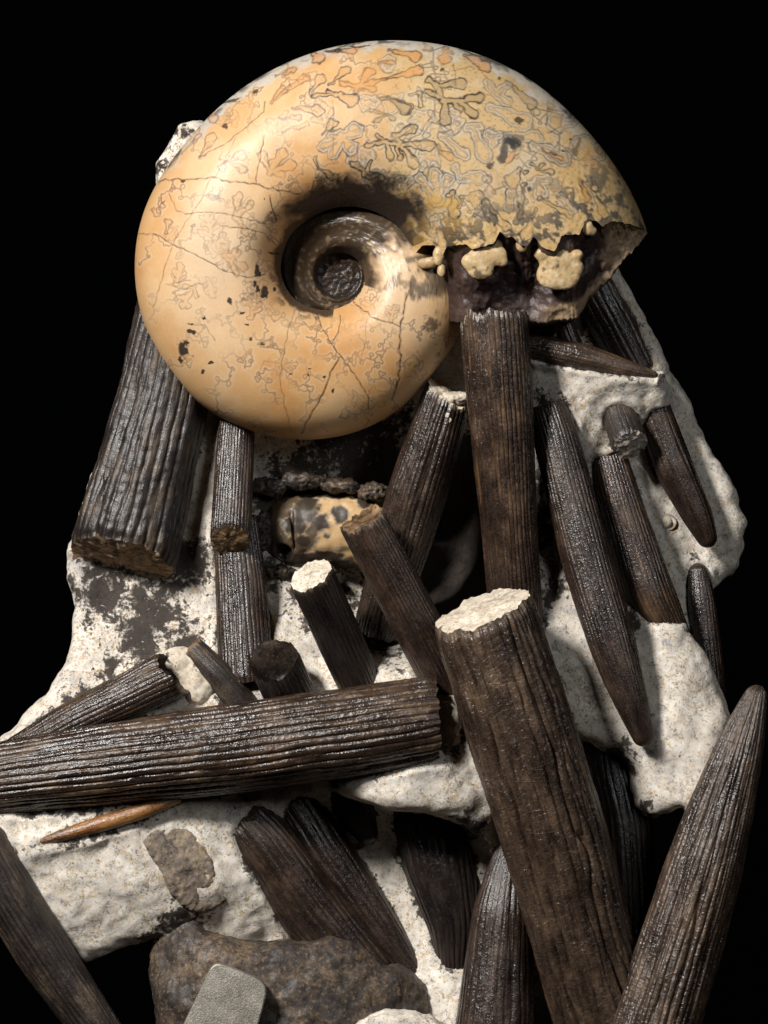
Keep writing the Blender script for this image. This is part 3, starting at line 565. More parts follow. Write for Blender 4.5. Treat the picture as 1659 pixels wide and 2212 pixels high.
col = mixc(col, beige * .9, srgb(202, 172, 124)); fk = fbm(Pn, 1 / 6., 2, 14); col = mixc(col, beige * sstep(.35, .6, fk) * .55, srgb(120, 96, 66)); col = mixc(col, beige * sstep(.25, .6, nm + nf * .4) * .35, srgb(140, 118, 84))
col = mixc(col, beige * sstep(.05, .6, nm) * .5, srgb(216, 194, 158))
# outer white layer along the back of the coil
wl = sstep(.90, .965, U1 + nm * .05) * sstep(20, 40, T1) * sstep(160, 128, T1) * (S1 > 0)
col = mixc(col, wl * .85, srgb(205, 200, 190)); col = mixc(col, wl * sstep(.2, .6, nf) * .5, srgb(180, 150, 90))
col = mixc(col, sstep(.955, 1, U1 + nm * .03) * sstep(.1, .5, nm + nb) * (T1 < 165) * .8, srgb(52, 46, 42))
# leaf shaped suture lobes
wa = fbm(np.stack([X, Y, X * 0], 1), 1 / 17., 2, 81); wb = fbm(np.stack([X, Y, X * 0], 1), 1 / 17., 2, 87); fade = np.clip(.85 + .5 * fbm(np.stack([X, Y, X * 0], 1), 1 / 30., 2, 91), .12, 1)
def leaf(base, tips, rb=8.0, kind='dark', strength=1.0, lw=3.9):
    global col
    b = np.array(base, float)
    tx = np.array([[t_[0], t_[1], t_[2]] + (list(t_[3:5]) if len(t_) > 3 else list(b)) for t_ in tips], float)
    lo = np.minimum(b, (tx[:, :2] - tx[:, 2:3]).min(0)) - 26; hi = np.maximum(b, (tx[:, :2] + tx[:, 2:3]).max(0)) + 26
    m = np.where((X > lo[0]) & (X < hi[0]) & (Y > lo[1]) & (Y < hi[1]) & (S1 > 0))[0]
    if len(m) == 0: return
    qx, qy = X[m] + wa[m] * 4.5, Y[m] + wb[m] * 4.5
    sd = np.hypot(qx - b[0], qy - b[1]) - rb
    for x, y, r, bx, by in tx:
        ex, ey = x - bx, y - by; L = ex * ex + ey * ey + 1e-6
        t_ = np.clip(((qx - bx) * ex + (qy - by) * ey) / L, 0, 1)
        r0 = min(rb * .5, r * .75) if r > 4 else rb * .6
        rr = r0 + (r - r0) * t_ ** 1.5
        sd = smin(sd, np.hypot(qx - bx - ex * t_, qy - by - ey * t_) - rr, 1.2)
    fd = fade[m] * strength
    ins = sstep(1.0, -1.0, sd); line = np.exp(-(sd / (lw * .5)) ** 2) * fd
    c = col[m]
    if kind == 'orange':
        c = mixc(c, ins * .62 * strength, srgb(210, 146, 84)); c = mixc(c, line * .95, srgb(64, 56, 50))
    elif kind == 'white':
        c = mixc(c, np.exp(-((sd - 2.6) / 3.0) ** 2) * .6 * fd, srgb(212, 204, 190)); c = mixc(c, ins * .3 * strength, srgb(208, 172, 124)); c = mixc(c, np.exp(-((sd - 6.0) / 1.8) ** 2) * .85 * fd, srgb(78, 74, 70))
        c = mixc(c, line * .6, srgb(92, 82, 72))
    elif kind == 'grey':
        c = mixc(c, ins * .75 * strength, srgb(172, 146, 106)); c = mixc(c, line, srgb(48, 43, 38))
    elif kind == 'black':
        c = mixc(c, ins * .9 * strength, srgb(52, 48, 46)); c = mixc(c, line * .6, srgb(140, 134, 124))
    elif kind == 'dark':
        c = mixc(c, np.exp(-((sd - 3.4) / 2.2) ** 2) * .4 * fd, srgb(206, 194, 174)); c = mixc(c, ins * .4 * strength, srgb(188, 154, 106)); c = mixc(c, line, srgb(52, 47, 43))
    else:
        c = mixc(c, np.exp(-((sd - 2.6) / 2.2) ** 2) * .28 * fd, srgb(228, 208, 180)); c = mixc(c, ins * .10 * strength, srgb(206, 146, 86)); c = mixc(c, line * .72, srgb(112, 84, 60))
    col[m] = c
def oak(x, y, a, L, kind, strength, r=.15):
    """a rounded oak leaf: spine with side lobes"""
    ca, sa = math.cos(a), -math.sin(a); tips = [(x + ca * L, y + sa * L, L * r * rng.uniform(.9, 1.3))]
    for f_ in (.30, .62, .86):
        for sd_ in (-1, 1):
            if rng.rand() < .12: continue
            f2 = f_ + rng.uniform(-.08, .08); bx, by = x + ca * L * (f2 - .18), y + sa * L * (f2 - .18)
            b_ = a + sd_ * rng.uniform(.75, 1.15); ll = L * rng.uniform(.34, .5) * (1.15 - .4 * f_)
            tips.append((bx + math.cos(b_) * ll, by - math.sin(b_) * ll, L * r * rng.uniform(.6, .95), bx, by))
    leaf((x, y), tips, L * r * .8, kind, strength, 2.6 if kind == 'faint' else 3.2)
C1 = lambda p: (276.5 + .375 * p[0], 69.1 + .375 * p[1]) + tuple(.375 * q for q in p[2:3]) + ((276.5 + .375 * p[3], 69.1 + .375 * p[4]) if len(p) > 3 else ())
C2 = lambda p: (829.5 + .375 * p[0], 69.1 + .375 * p[1]) + tuple(.375 * q for q in p[2:3]) + ((829.5 + .375 * p[3], 69.1 + .375 * p[4]) if len(p) > 3 else ())
C3 = lambda p: (276.5 + .375 * p[0], 483.9 + .375 * p[1]) + tuple(.375 * q for q in p[2:])
# suture lines: each runs from the hollow to the back of the coil in lobes upon lobes
RX0, RY0, RNX, RNY = 280, 80, 1140, 890
def resample(p, step):
    d = np.r_[0, np.cumsum(np.hypot(*np.diff(p, axis=0).T))]; t_ = np.arange(0, d[-1], step)
    return np.stack([np.interp(t_, d, p[:, 0]), np.interp(t_, d, p[:, 1])], 1)
def meander(p, period, amp, over, ph0):
    """swing a line into rounded, narrow-necked lobes"""
    p = resample(p, period / 22.); s_ = np.arange(len(p)) / 22.
    tg = np.gradient(p, axis=0); tg /= np.hypot(tg[:, 0], tg[:, 1])[:, None] + 1e-9
    for c in range(2):
        kk = np.hanning(23); kk /= kk.sum(); tg[:, c] = np.convolve(np.pad(tg[:, c], 11, mode='edge'), kk, 'valid')
    nr = np.stack([-tg[:, 1], tg[:, 0]], 1)
    cyc = np.cumsum(np.r_[rng.uniform(.75, 1.3, int(s_[-1]) + 3)]); am = rng.uniform(.55, 1.25, len(cyc) * 2 + 4)
    ph = 2 * np.pi * (s_ + .18 * np.sin(s_ * 1.7 + ph0)) + ph0
    a_ = am[(ph / np.pi).astype(int) % len(am)]; kk = np.hanning(9); a_ = np.convolve(np.pad(a_, 4, mode='edge'), kk / kk.sum(), 'valid')
    return p + nr * (amp * a_ * np.sin(ph))[:, None] + tg * (over * a_ * np.sin(2 * ph))[:, None]
def suture_field(rows):
    F_ = np.full((RNX, RNY), 99., np.float32)
    for th0, l1, l2 in rows:
        u_ = np.linspace(.04, .97, 60); th = th0 + 10 * (u_ - .4) - 7 * np.sin(u_ * 3)
        p = shell_pos(th, u_, 1)[:, :2]; H_ = np.hypot(*(p[-1] - p[0]))
        p = meander(p, H_ / rng.uniform(3.6, 4.4), l1 * H_ / 300., l1 * .34 * H_ / 300., rng.uniform(0, 6)); p = meander(p, rng.uniform(38, 46) * (H_ / 330) ** .5, l2, l2 * .62, rng.uniform(0, 6)); p = meander(p, 15., 2.6, 1.2, 0.) if l2 < 16 else p
        p = resample(p, 1.3); ix = np.round(p[:, 0] - RX0).astype(int); iy = np.round(p[:, 1] - RY0).astype(int)
        for dx in range(-7, 8):
            for dy in range(-7, 8):
                jx, jy = ix + dx, iy + dy; ok = (jx >= 0) & (jx < RNX) & (jy >= 0) & (jy < RNY)
                d_ = np.hypot(jx + RX0 - p[:, 0], jy + RY0 - p[:, 1])
                np.minimum.at(F_, (jx[ok], jy[ok]), d_[ok])
    return F_
def sample(F_):
    gx = np.clip(X - RX0, 0, RNX - 1.001); gy = np.clip(Y - RY0, 0, RNY - 1.001); i_, j_ = gx.astype(int), gy.astype(int)
    i2, j2 = np.minimum(i_ + 1, RNX - 1), np.minimum(j_ + 1, RNY - 1); fx, fy = gx - i_, gy - j_
    v_ = (F_[i_, j_] * (1 - fx) + F_[i2, j_] * fx) * (1 - fy) + (F_[i_, j2] * (1 - fx) + F_[i2, j2] * fx) * fy
    return np.where((S1 > 0) & (T1 < 343), v_, 99.)
sf = sample(suture_field([(t_, rng.uniform(34, 46), rng.uniform(11, 15)) for t_ in np.arange(84, 334, 17.5)]))
fd = np.clip(.62 + .75 * fbm(np.stack([X, Y, X * 0], 1), 1 / 55., 2, 93), .08, 1)
col = mixc(col, np.exp(-((sf - 2.8) / 2.4) ** 2) * .30 * fd, srgb(230, 212, 186)); col = mixc(col, np.exp(-(sf / 1.5) ** 2) * .72 * fd, srgb(104, 80, 60))
sf = sample(suture_field([(t_, rng.uniform(44, 56), rng.uniform(17, 20)) for t_ in (33, 64)]))
fd = np.clip(.95 + .5 * fbm(np.stack([X, Y, X * 0], 1), 1 / 55., 2, 95), .3, 1)
col = mixc(col, np.exp(-((sf - 4.0) / 2.8) ** 2) * .4 * fd, srgb(212, 202, 184)); col = mixc(col, np.exp(-(sf / 1.6) ** 2) * .7 * fd, srgb(70, 63, 56))
for k in range(22):
    th = rng.uniform(84, 330); u = rng.uniform(.15, .9); p = shell_pos(np.array([th]), np.array([u]), 1)[0]
    oak(p[0], p[1], rng.uniform(0, 6.28), rng.uniform(30, 52), 'faint', rng.uniform(.4, .9))
# small serrated crowns between the clear lobes
for k in range(12):
    th = rng.uniform(14, 84); u = rng.uniform(.14, .92); p = shell_pos(np.array([th]), np.array([u]), 1)[0]; a0 = rng.uniform(0, 6.28); L = rng.uniform(18, 32)
    leaf((p[0], p[1]), [(p[0] + L * math.cos(a0 + q) * rng.uniform(.7, 1.2), p[1] - L * math.sin(a0 + q) * rng.uniform(.7, 1.2), 1.2) for q in (-.9, -.45, 0, .45, .9)], L * .3, 'white', rng.uniform(.6, 1.), 2.6)
# clear lobes of the upper half
A2 = [
 ((340, 445), [(545, 422, 30, 425, 440), (505, 515, 26, 425, 445), (430, 440, 22), (430, 492, 16, 390, 450), (345, 550, 38), (290, 350, 20), (232, 392, 10, 310, 420), (255, 325, 18, 290, 355), (440, 340, 30, 300, 360)], 26, 'grey', 1),
  ((20, 420), [(130, 485, 34)], 10, 'grey', .8),
 ((200, 400), [(210, 470, 18), (150, 410, 10)], 14, 'dark', .9),
 ((90, 690), [(165, 605, 25, 60, 645), (60, 645, 18), (250, 700, 34), (170, 800, 30), (92, 772, 14, 75, 705), (0, 680, 16), (36, 768, 20, 15, 690), (-40, 640, 12, 0, 680), (-90, 700, 16, 0, 680)], 22, 'dark', 1),
 ((600, 480), [(790, 560, 40), (700, 510, 22)], 12, 'white', .8), ((700, 320), [(835, 450, 34)], 8, 'grey', .7), ((640, 400), [(590, 340, 12), (690, 440, 18), (700, 340, 10)], 12, 'white', .8),
 ((1070, 545), [(985, 560, 48), (1090, 520, 14)], 10, 'white', .9), ((1230, 740), [(1140, 700, 72), (1230, 690, 20)], 16, 'white', 1), ((1105, 690), [(1080, 720, 22), (1120, 640, 8)], 14, 'black', .7),
 ((690, 640), [(665, 775, 28), (735, 680, 44), (770, 650, 22)], 20, 'black', .95), ((690, 640), [(860, 648, 28)], 8, 'white', .9), ((735, 730), [(705, 780, 22)], 8, 'orange', .9),
 ((500, 590), [(565, 752, 32), (470, 600, 10), (540, 590, 10)], 14, 'white', .95), ((330, 650), [(450, 752, 20), (370, 640, 12)], 10, 'white', .9), ((320, 740), [(370, 760, 24), (300, 700, 8)], 8, 'orange', .6), ((600, 640), [(620, 690, 12), (580, 630, 8), (650, 640, 8)], 10, 'white', .9),
 ((425, 885), [(535, 880, 30), (400, 820, 8)], 10, 'white', .9), ((765, 830), [(728, 890, 46), (715, 970, 30), (800, 850, 12)], 12, 'dark', 1), ((870, 900), [(885, 965, 30), (830, 920, 14), (920, 890, 14)], 12, 'white', .9),
 ((860, 830), [(900, 800, 12), (950, 850, 14), (830, 800, 10)], 8, 'dark', .9), ((840, 700), [(1010, 770, 34), (930, 720, 26)], 10, 'white', 1), ((900, 720), [(1000, 765, 16)], 5, 'orange', .9),
 ((300, 1000), [(205, 880, 15), (280, 850, 20), (360, 890, 17), (300, 860, 14)], 30, 'white', 1), ((110, 930), [(90, 890, 12), (150, 900, 12)], 14, 'white', .9), ((385, 960), [(395, 1075, 36), (360, 980, 12)], 12, 'dark', 1),
 ((440, 990), [(512, 1000, 48), (430, 1040, 10)], 12, 'dark', .9), ((575, 1020), [(688, 1160, 24)], 22, 'dark', 1), ((790, 920), [(765, 1108, 15)], 14, 'dark', 1), ((720, 970), [(700, 1050, 14)], 12, 'white', .8),
 ((1100, 870), [(1150, 992, 20)], 6, 'orange', 1), ((1180, 870), [(1197, 935, 18)], 6, 'dark', 1), ((880, 1000), [(1055, 1090, 20)], 14, 'dark', 1), ((1000, 980), [(1060, 1060, 14)], 10, 'white', 1), ((1150, 900), [(1250, 1080, 26)], 10, 'dark', .8),
 ((850, 1060), [(800, 1210, 34)], 10, 'dark', .9), ((560, 1060), [(620, 1180, 14)], 10, 'dark', .8), ((470, 1160), [(480, 1200, 26), (440, 1140, 10)], 12, 'black', .6), ((290, 1120), [(330, 1250, 18), (280, 1180, 14)], 14, 'white', .8),
 ((30, 140), [(178, 180, 34)], 8, 'orange', 1), ((350, 130), [(345, 188, 38), (385, 150, 8)], 16, 'orange', .8), ((230, 90), [(250, 122, 26)], 10, 'orange', .6), ((460, 160), [(575, 235, 34), (520, 190, 32)], 10, 'orange', .9),
 ((-10, 320), [(190, 268, 32)], 10, 'orange', 1), ((-30, 215), [(50, 215, 14)], 6, 'orange', .8), ((1180, 780), [(1200, 800, 22), (1160, 760, 30)], 10, 'orange', .35), ((960, 450), [(950, 455, 26)], 12, 'grey', .5), ((620, 860), [(640, 900, 40), (600, 960, 26)], 20, 'orange', .3)]
for b, tp, rb, kd, stg in A2: leaf(C2(b), [C2(q) for q in tp], rb * .375, kd, stg)
A1 = [((1075, 155), [(1097, 178, 40)], 14, 'orange', .9), ((1205, 140), [(1295, 145, 28)], 16, 'orange', 1), ((860, 285), [(960, 250, 20)], 6, 'orange', .9), ((840, 440), [(1025, 305, 24), (900, 360, 18)], 8, 'orange', .7),
 ((1060, 400), [(1118, 310, 26)], 10, 'dark', .8), ((1180, 340), [(1255, 265, 30), (1160, 350, 8)], 8, 'dark', .9), ((1330, 360), [(1390, 275, 32), (1230, 340, 15), (1410, 375, 20), (1310, 395, 12), (1480, 320, 10)], 22, 'orange', .8),
 ((1200, 410), [(1085, 412, 14), (1290, 440, 38), (1155, 390, 12), (1230, 410, 14)], 16, 'dark', 1), ((1490, 420), [(1590, 490, 34), (1460, 440, 10)], 8, 'grey', .9), ((950, 480), [(1098, 500, 34)], 6, 'dark', .7), ((880, 545), [(990, 535, 15)], 4, 'dark', .5),
 ((900, 620), [(1035, 580, 18)], 5, 'dark', .5), ((1130, 630), [(1182, 575, 30)], 6, 'dark', .9), ((1240, 650), [(1308, 612, 34), (1285, 710, 30), (1188, 740, 24), (1130, 705, 14), (1180, 640, 10)], 24, 'white', 1),
 ((1110, 830), [(1172, 870, 24), (1090, 770, 12)], 8, 'dark', .9), ((1370, 850), [(1290, 800, 14), (1325, 800, 12), (1390, 870, 22), (1455, 880, 22), (1400, 790, 10)], 22, 'dark', 1), ((1500, 520), [(1400, 500, 10), (1430, 560, 10), (1520, 545, 14)], 8, 'dark', .6),
 ((830, 850), [(900, 740, 32), (790, 752, 28), (950, 805, 32), (900, 860, 18), (850, 790, 18)], 20, 'faint', 1), ((430, 750), [(495, 645, 30)], 8, 'faint', 1), ((590, 780), [(670, 750, 30), (680, 830, 24)], 8, 'faint', .9), ((640, 1100), [(650, 990, 28), (720, 1030, 18), (700, 1190, 18)], 20, 'faint', .8),
 ((600, 1330), [(580, 1310, 26), (640, 1300, 26), (680, 1380, 22), (640, 1420, 18)], 26, 'orange', .45), ((480, 430), [(500, 520, 30)], 20, 'orange', .6), ((390, 590), [(400, 590, 20)], 8, 'orange', .6), ((330, 720), [(420, 620, 14)], 6, 'faint', 1), ((160, 1040), [(180, 1060, 26)], 8, 'faint', .9), ((240, 1180), [(250, 1130, 26)], 8, 'faint', .9)]
for b, tp, rb, kd, stg in A1: leaf(C1(b), [C1(q) for q in tp], rb * .375, kd, stg)
# hairline cracks
crackd = np.zeros(n)
def crack(pts, w=2.2, s=.95, conv=C3):
    global col
    p = np.array([conv(q) for q in pts])
    fine = [p[0]]
    for a, b in zip(p[:-1], p[1:]):
        m = max(2, int(np.hypot(*(b - a)) / 9)); nrm = np.array([-(b - a)[1], (b - a)[0]]) / (np.hypot(*(b - a)) + 1e-6)
        for q in range(1, m + 1): fine.append(a + (b - a) * q / m + (nrm * rng.normal(0, 1.5) if q < m else 0))
    dd = np.full(n, 99.0)
    for a, b in zip(fine[:-1], fine[1:]):
        m = np.where((X > min(a[0], b[0]) - 6) & (X < max(a[0], b[0]) + 6) & (Y > min(a[1], b[1]) - 6) & (Y < max(a[1], b[1]) + 6) & (S1 > 0) & (T1 < 400))[0]
        e = b - a; t_ = np.clip(((X[m] - a[0]) * e[0] + (Y[m] - a[1]) * e[1]) / (e @ e + 1e-6), 0, 1)
        dd[m] = np.minimum(dd[m], np.hypot(X[m] - a[0] - e[0] * t_, Y[m] - a[1] - e[1] * t_))
    k = np.exp(-(dd / w) ** 2) * s * np.clip(.8 + nf * .5, .3, 1)
    col = mixc(col, k, srgb(58, 44, 34)); crackd[:] = np.maximum(crackd, k)
crack([(1625, 350), (1600, 450), (1570, 610), (1560, 740), (1575, 770), (1565, 900), (1520, 1020)], 2.3)
crack([(1300, 460), (1395, 550), (1565, 610)], 1.5, .9); crack([(1090, 530), (1120, 610), (1180, 710), (1260, 820), (1320, 900), (1390, 1010), (1385, 1070)], 1.5, .9)
crack([(1225, 540), (1220, 610), (1180, 710)], 1.3, .8); crack([(1220, 790), (1170, 870), (1130, 990), (1060, 1110), (1005, 1210)], 2.0); crack([(970, 510), (930, 640), (895, 830), (890, 950), (920, 1080), (945, 1200)], 1.2, .6)
crack([(1395, 340), (1530, 360), (1600, 420)], 1.2, .6); crack([(1380, 560), (1370, 700), (1340, 820)], 1.1, .4); crack([(380, 350), (240, 370), (330, 400), (470, 360)], 1.5, .5); crack([(380, 600), (460, 600), (520, 690)], 1.4, .5)
crack([(190, 880), (230, 868), (380, 880), (520, 875), (560, 895), (740, 912), (800, 935), (1000, 970)], 1.7, .9, C1); crack([(70, 1175), (180, 1190), (260, 1240), (380, 1300), (480, 1350), (590, 1410), (700, 1440), (800, 1420)], 1.4, .8, C1)
crack([(350, 1080), (440, 1075), (570, 1080), (700, 1110), (800, 1135)], 1.3, .8, C1); crack([(560, 1150), (680, 1165), (800, 1190), (860, 1250)], 1.4, .85, C1)
crack([(800, 440), (795, 500), (720, 560), (650, 620), (560, 690), (430, 750)], 1.4, .8, C1); crack([(800, 640), (780, 740), (760, 850), (755, 910)], 1.4, .8, C1); crack([(250, 950), (300, 1060), (350, 1080)], 1.2, .7, C1)
crack([(490, 880), (450, 980), (340, 1150), (280, 1250), (230, 1380), (200, 1500), (160, 1600)], 1.3, .6, C1); crack([(830, 980), (850, 1070), (870, 1120)], 1.6, .9, C1); crack([(640, 640), (560, 800), (520, 870)], 1.2, .5, C1)
crack([(1185, 440), (1195, 520), (1190, 640), (1190, 800)], 1.1, .5, C1)
crack([(395, 220), (405, 300), (410, 370)], 1.3, .8, C2); crack([(370, 270), (500, 235)], 1.2, .6, C2); crack([(280, 500), (250, 560), (200, 640), (100, 690)], 1.3, .7, C2); crack([(1030, 490), (1000, 580), (930, 620)], 1.3, .7, C2); crack([(190, 490), (150, 560), (60, 800), (-40, 950)], 1.1, .5, C2)
crack([(1390, 880), (1350, 980), (1320, 1090)], 1.5, .8, C2); crack([(760, 740), (700, 800)], 1.4, .7, C2)
# black mineral spots
def spot(p, rx, ry, conv, s=.95, c=(44, 40, 38)):
    global col
    x, y = conv(p)[:2]; rx *= .375; ry *= .375
    q = np.hypot((X - x + nf * 5) / rx, (Y - y + nm * 6) / ry)
    col = mixc(col, sstep(1.15, .75, q + nf * .35) * s * (S1 > 0) * (T1 < 345), srgb(*c))
for p, rx, ry in [((335, 735), 30, 55), ((320, 800), 14, 20), ((605, 460), 18, 18), ((755, 300), 16, 40), ((760, 400), 14, 22), ((800, 410), 22, 34), ((742, 372), 12, 14), ((790, 437), 18, 12), ((850, 398), 10, 12), ((440, 870), 10, 12), ((490, 815), 9, 12),
                  ((375, 590), 14, 6), ((455, 560), 8, 10), ((670, 530), 14, 8), ((720, 680), 6, 14), ((790, 700), 10, 10), ((945, 875), 10, 6), ((1045, 882), 6, 8), ((1140, 890), 14, 8), ((1185, 965), 12, 14), ((1055, 848), 12, 5), ((395, 775), 7, 9), ((1635, 410), 12, 14),
                  ((380, 640), 26, 12), ((700, 600), 6, 6), ((850, 185), 34, 8), ((1550, 190), 8, 8), ((1600, 320), 8, 6)]: spot(p, rx, ry, C3)
for p, rx, ry in [((330, 897), 13, 11), ((225, 1010), 9, 8), ((570, 575), 18, 14), ((805, 1000), 7, 6), ((836, 1068), 7, 6), ((866, 1108), 7, 6), ((1088, 872), 6, 6), ((745, 375), 16, 12), ((1180, 135), 50, 12), ((600, 420), 60, 14), ((1340, 110), 60, 9)]: spot(p, rx, ry, C1, .85)
spot((510, 985), 50, 22, C1, .45, (120, 118, 116))
for p, rx, ry in [((330, 258), 15, 16), ((762, 550), 26, 22), ((1060, 650), 14, 10), ((720, 670), 40, 34), ((600, 815), 26, 22), ((820, 945), 16, 16), ((1010, 720), 10, 10), ((650, 300), 9, 9)]: spot(p, rx, ry, C2, .85)
# dark and yellow staining, with painted seam shadow, in the hollow and along the break
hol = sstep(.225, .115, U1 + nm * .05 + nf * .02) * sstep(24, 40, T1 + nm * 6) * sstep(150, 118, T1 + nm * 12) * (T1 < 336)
hol = np.maximum(hol, .9 * sstep(.07, .03, U1 + nm * .03) * (T1 < 262) * (T1 > 20)); hol = np.maximum(hol, .6 * sstep(.25, .5, nm) * sstep(.16, .05, U1) * (T1 < 250) * (T1 > 100))  # dark ring along the seam paints its shadow; the mottles are stain
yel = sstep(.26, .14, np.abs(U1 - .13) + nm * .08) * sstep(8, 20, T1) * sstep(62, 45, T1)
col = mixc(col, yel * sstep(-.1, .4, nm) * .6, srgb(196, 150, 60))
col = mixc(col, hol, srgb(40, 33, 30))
brk = sstep(26, 2, (T1 - np.where(S1 > 0, th_f(U1), th_b(U1))) + nm * 5 + nf * 3) * (T1 < 60)
col = mixc(col, brk * sstep(-.12, .22, nm + nf * .5) * .92, srgb(58, 52, 47)); col = mixc(col, brk * sstep(.1, .5, -nm) * .35, srgb(186, 146, 70))
rightg = sstep(1250, 1380, X + nm * 40) * sstep(300, 430, Y) * (T1 < 60)
col = mixc(col, rightg * .6, srgb(150, 136, 108)); col = mixc(col, rightg * sstep(.1, .4, nm) * .7, srgb(66, 60, 54))
# inner turn in the hollow: mottled dark above, pale at the lower right
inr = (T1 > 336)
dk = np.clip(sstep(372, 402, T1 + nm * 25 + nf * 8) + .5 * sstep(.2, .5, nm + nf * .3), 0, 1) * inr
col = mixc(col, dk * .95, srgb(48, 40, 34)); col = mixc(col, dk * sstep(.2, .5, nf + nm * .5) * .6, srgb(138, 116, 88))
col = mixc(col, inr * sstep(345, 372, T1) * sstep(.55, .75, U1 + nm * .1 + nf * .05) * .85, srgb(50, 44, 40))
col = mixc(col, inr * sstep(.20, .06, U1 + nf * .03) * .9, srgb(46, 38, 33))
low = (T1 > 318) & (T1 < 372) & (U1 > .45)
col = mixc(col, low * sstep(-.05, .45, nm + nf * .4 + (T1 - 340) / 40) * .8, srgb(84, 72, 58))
col = mixc(col, (S1 < 0) * .6, srgb(170, 140, 100))
col = np.clip(col, .004, .95)
# relief: cracks sink, suture lines a hair
nrm = np.stack([np.zeros(n), np.zeros(n), S1], 1)
P = P + nrm * ((T1 > 345) * (3.5 * np.sin(U1 * 2 * np.pi * 2.6) * sstep(345, 380, T1) + nf * 1.2) - crackd * .7 + nb * 2.0 - hol * np.abs(nf) * 2 + brk * nf * .8)[:, None]
amm_loc = W((CX, 950., DM))
amm = thing('ammonite', 'large polished tan coiled ammonite with fern patterned sutures and a dark hollow centre', 'ammonite', amm_loc)
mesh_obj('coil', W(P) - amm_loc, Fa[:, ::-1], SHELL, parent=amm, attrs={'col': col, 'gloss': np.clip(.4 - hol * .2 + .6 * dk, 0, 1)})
# septum: the dark broken chamber wall under the coil's open end
NU, NW = 300, 110
us = np.linspace(0, 1, NU); ws = np.linspace(0, 1, NW)
Fp = shell_pos(th_f(us), us, 1); Bp = shell_pos(th_b(us), us, -1)
Bp[:, 2] = np.maximum(Bp[:, 2], -95)
Ip = Fp.copy(); Ip[:, 2] = np.minimum(Fp[:, 2] - 4, 60 + (Fp[:, 2] - 60) * .95); Ip[:, 1] -= 2 * np.sin(np.pi * us)
Lp = Bp.copy(); Lp[:, 2] = np.minimum(168, Fp[:, 2] * .55 + 27)
PU, PW = np.meshgrid(us, ws, indexing='ij')
def seg3(a, b, w0, w1): return np.clip((PW - w0) / (w1 - w0), 0, 1)[..., None]
k1, k2, k3 = seg3(0, 0, 0, .14), seg3(0, 0, .14, .84), seg3(0, 0, .84, 1)
G = Fp[:, None] + (Ip - Fp)[:, None] * k1 + (Lp - Ip)[:, None] * k2 + (Bp - Lp)[:, None] * k3
arch = np.sin(np.pi * k2[..., 0]) * np.sin(np.pi * PU) ** .5
G[..., 2] -= arch * (16 + 18 * np.sin(PU * 15 + 1.0)); G[..., 1] -= arch * 8
G[..., 2] -= 70 * sstep(.22, .0, PU) * np.minimum(1, PW * 6); G[..., 0] -= 14 * sstep(.15, 0, PU) * np.minimum(1, PW * 4)
Gp = G.reshape(-1, 3)
nn = fbm(Gp, 1 / 60., 3, 44); n2 = fbm(Gp, 1 / 14., 2, 47)
Gp = Gp + np.stack([nn * 3, nn * 4 + n2 * 1.2, nn * 10 + n2 * 2.2], 1) * (np.sin(np.pi * PW).ravel() ** .5)[:, None]
cs = np.repeat(srgb(66, 50, 46)[None], len(Gp), 0)
cs = mixc(cs, sstep(.1, .6, nn), srgb(88, 72, 66)); cs = mixc(cs, sstep(.1, .6, -nn) * .6, srgb(46, 36, 33))
pu, pw = PU.ravel(), PW.ravel()
lip = np.maximum(sstep(.80, .86, pu + nn * .04 + np.minimum(pw, .8) * .06), sstep(.70, .76, pw + nn * .05 + n2 * .02) * sstep(.48, .62, pu))
cs = mixc(cs, lip * .92, srgb(172, 146, 116)); cs = mixc(cs, lip * sstep(.2, .5, n2) * .5, srgb(110, 84, 62))
cs = mixc(cs, sstep(.12, .02, pw + n2 * .04) * .5, srgb(140, 118, 88)); cs = mixc(cs, sstep(.10, .03, pu + nn * .05) * .6, srgb(120, 98, 72))
mesh_obj('septum', W(Gp) - amm_loc, grid_faces(NU, NW), SEPTUM, parent=amm, attrs={'col': cs, 'gloss': np.full(len(cs), .15)})
# dark core at the bottom of the hollow
def disc(cx, cy, r, d0, nr=26, na=72):
    rr = np.linspace(0, 1, nr); aa = np.linspace(0, 2 * np.pi, na, endpoint=False)
    R_, A_ = np.meshgrid(rr, aa, indexing='ij')
    v = np.stack([cx + r * R_ * np.cos(A_), cy + r * R_ * np.sin(A_), d0 + 10 * R_ ** 3 + 0 * A_], -1).reshape(-1, 3)
    k = fbm(v, 1 / 12., 3, 71); v[:, 2] += k * 2.0 * (1 - R_.ravel() ** 6)
    return v, grid_faces(nr, na, True), k
v, F, k = disc(732, 602, 70, DM + 10)
cc = mixc(np.repeat(srgb(44, 34, 28)[None], len(v), 0), sstep(.3, .8, k), srgb(84, 64, 44))
mesh_obj('hollow_core', W(v) - amm_loc, F[:, ::-1], SEPTUM, parent=amm, attrs={'col': cc, 'gloss': np.full(len(v), .6)})
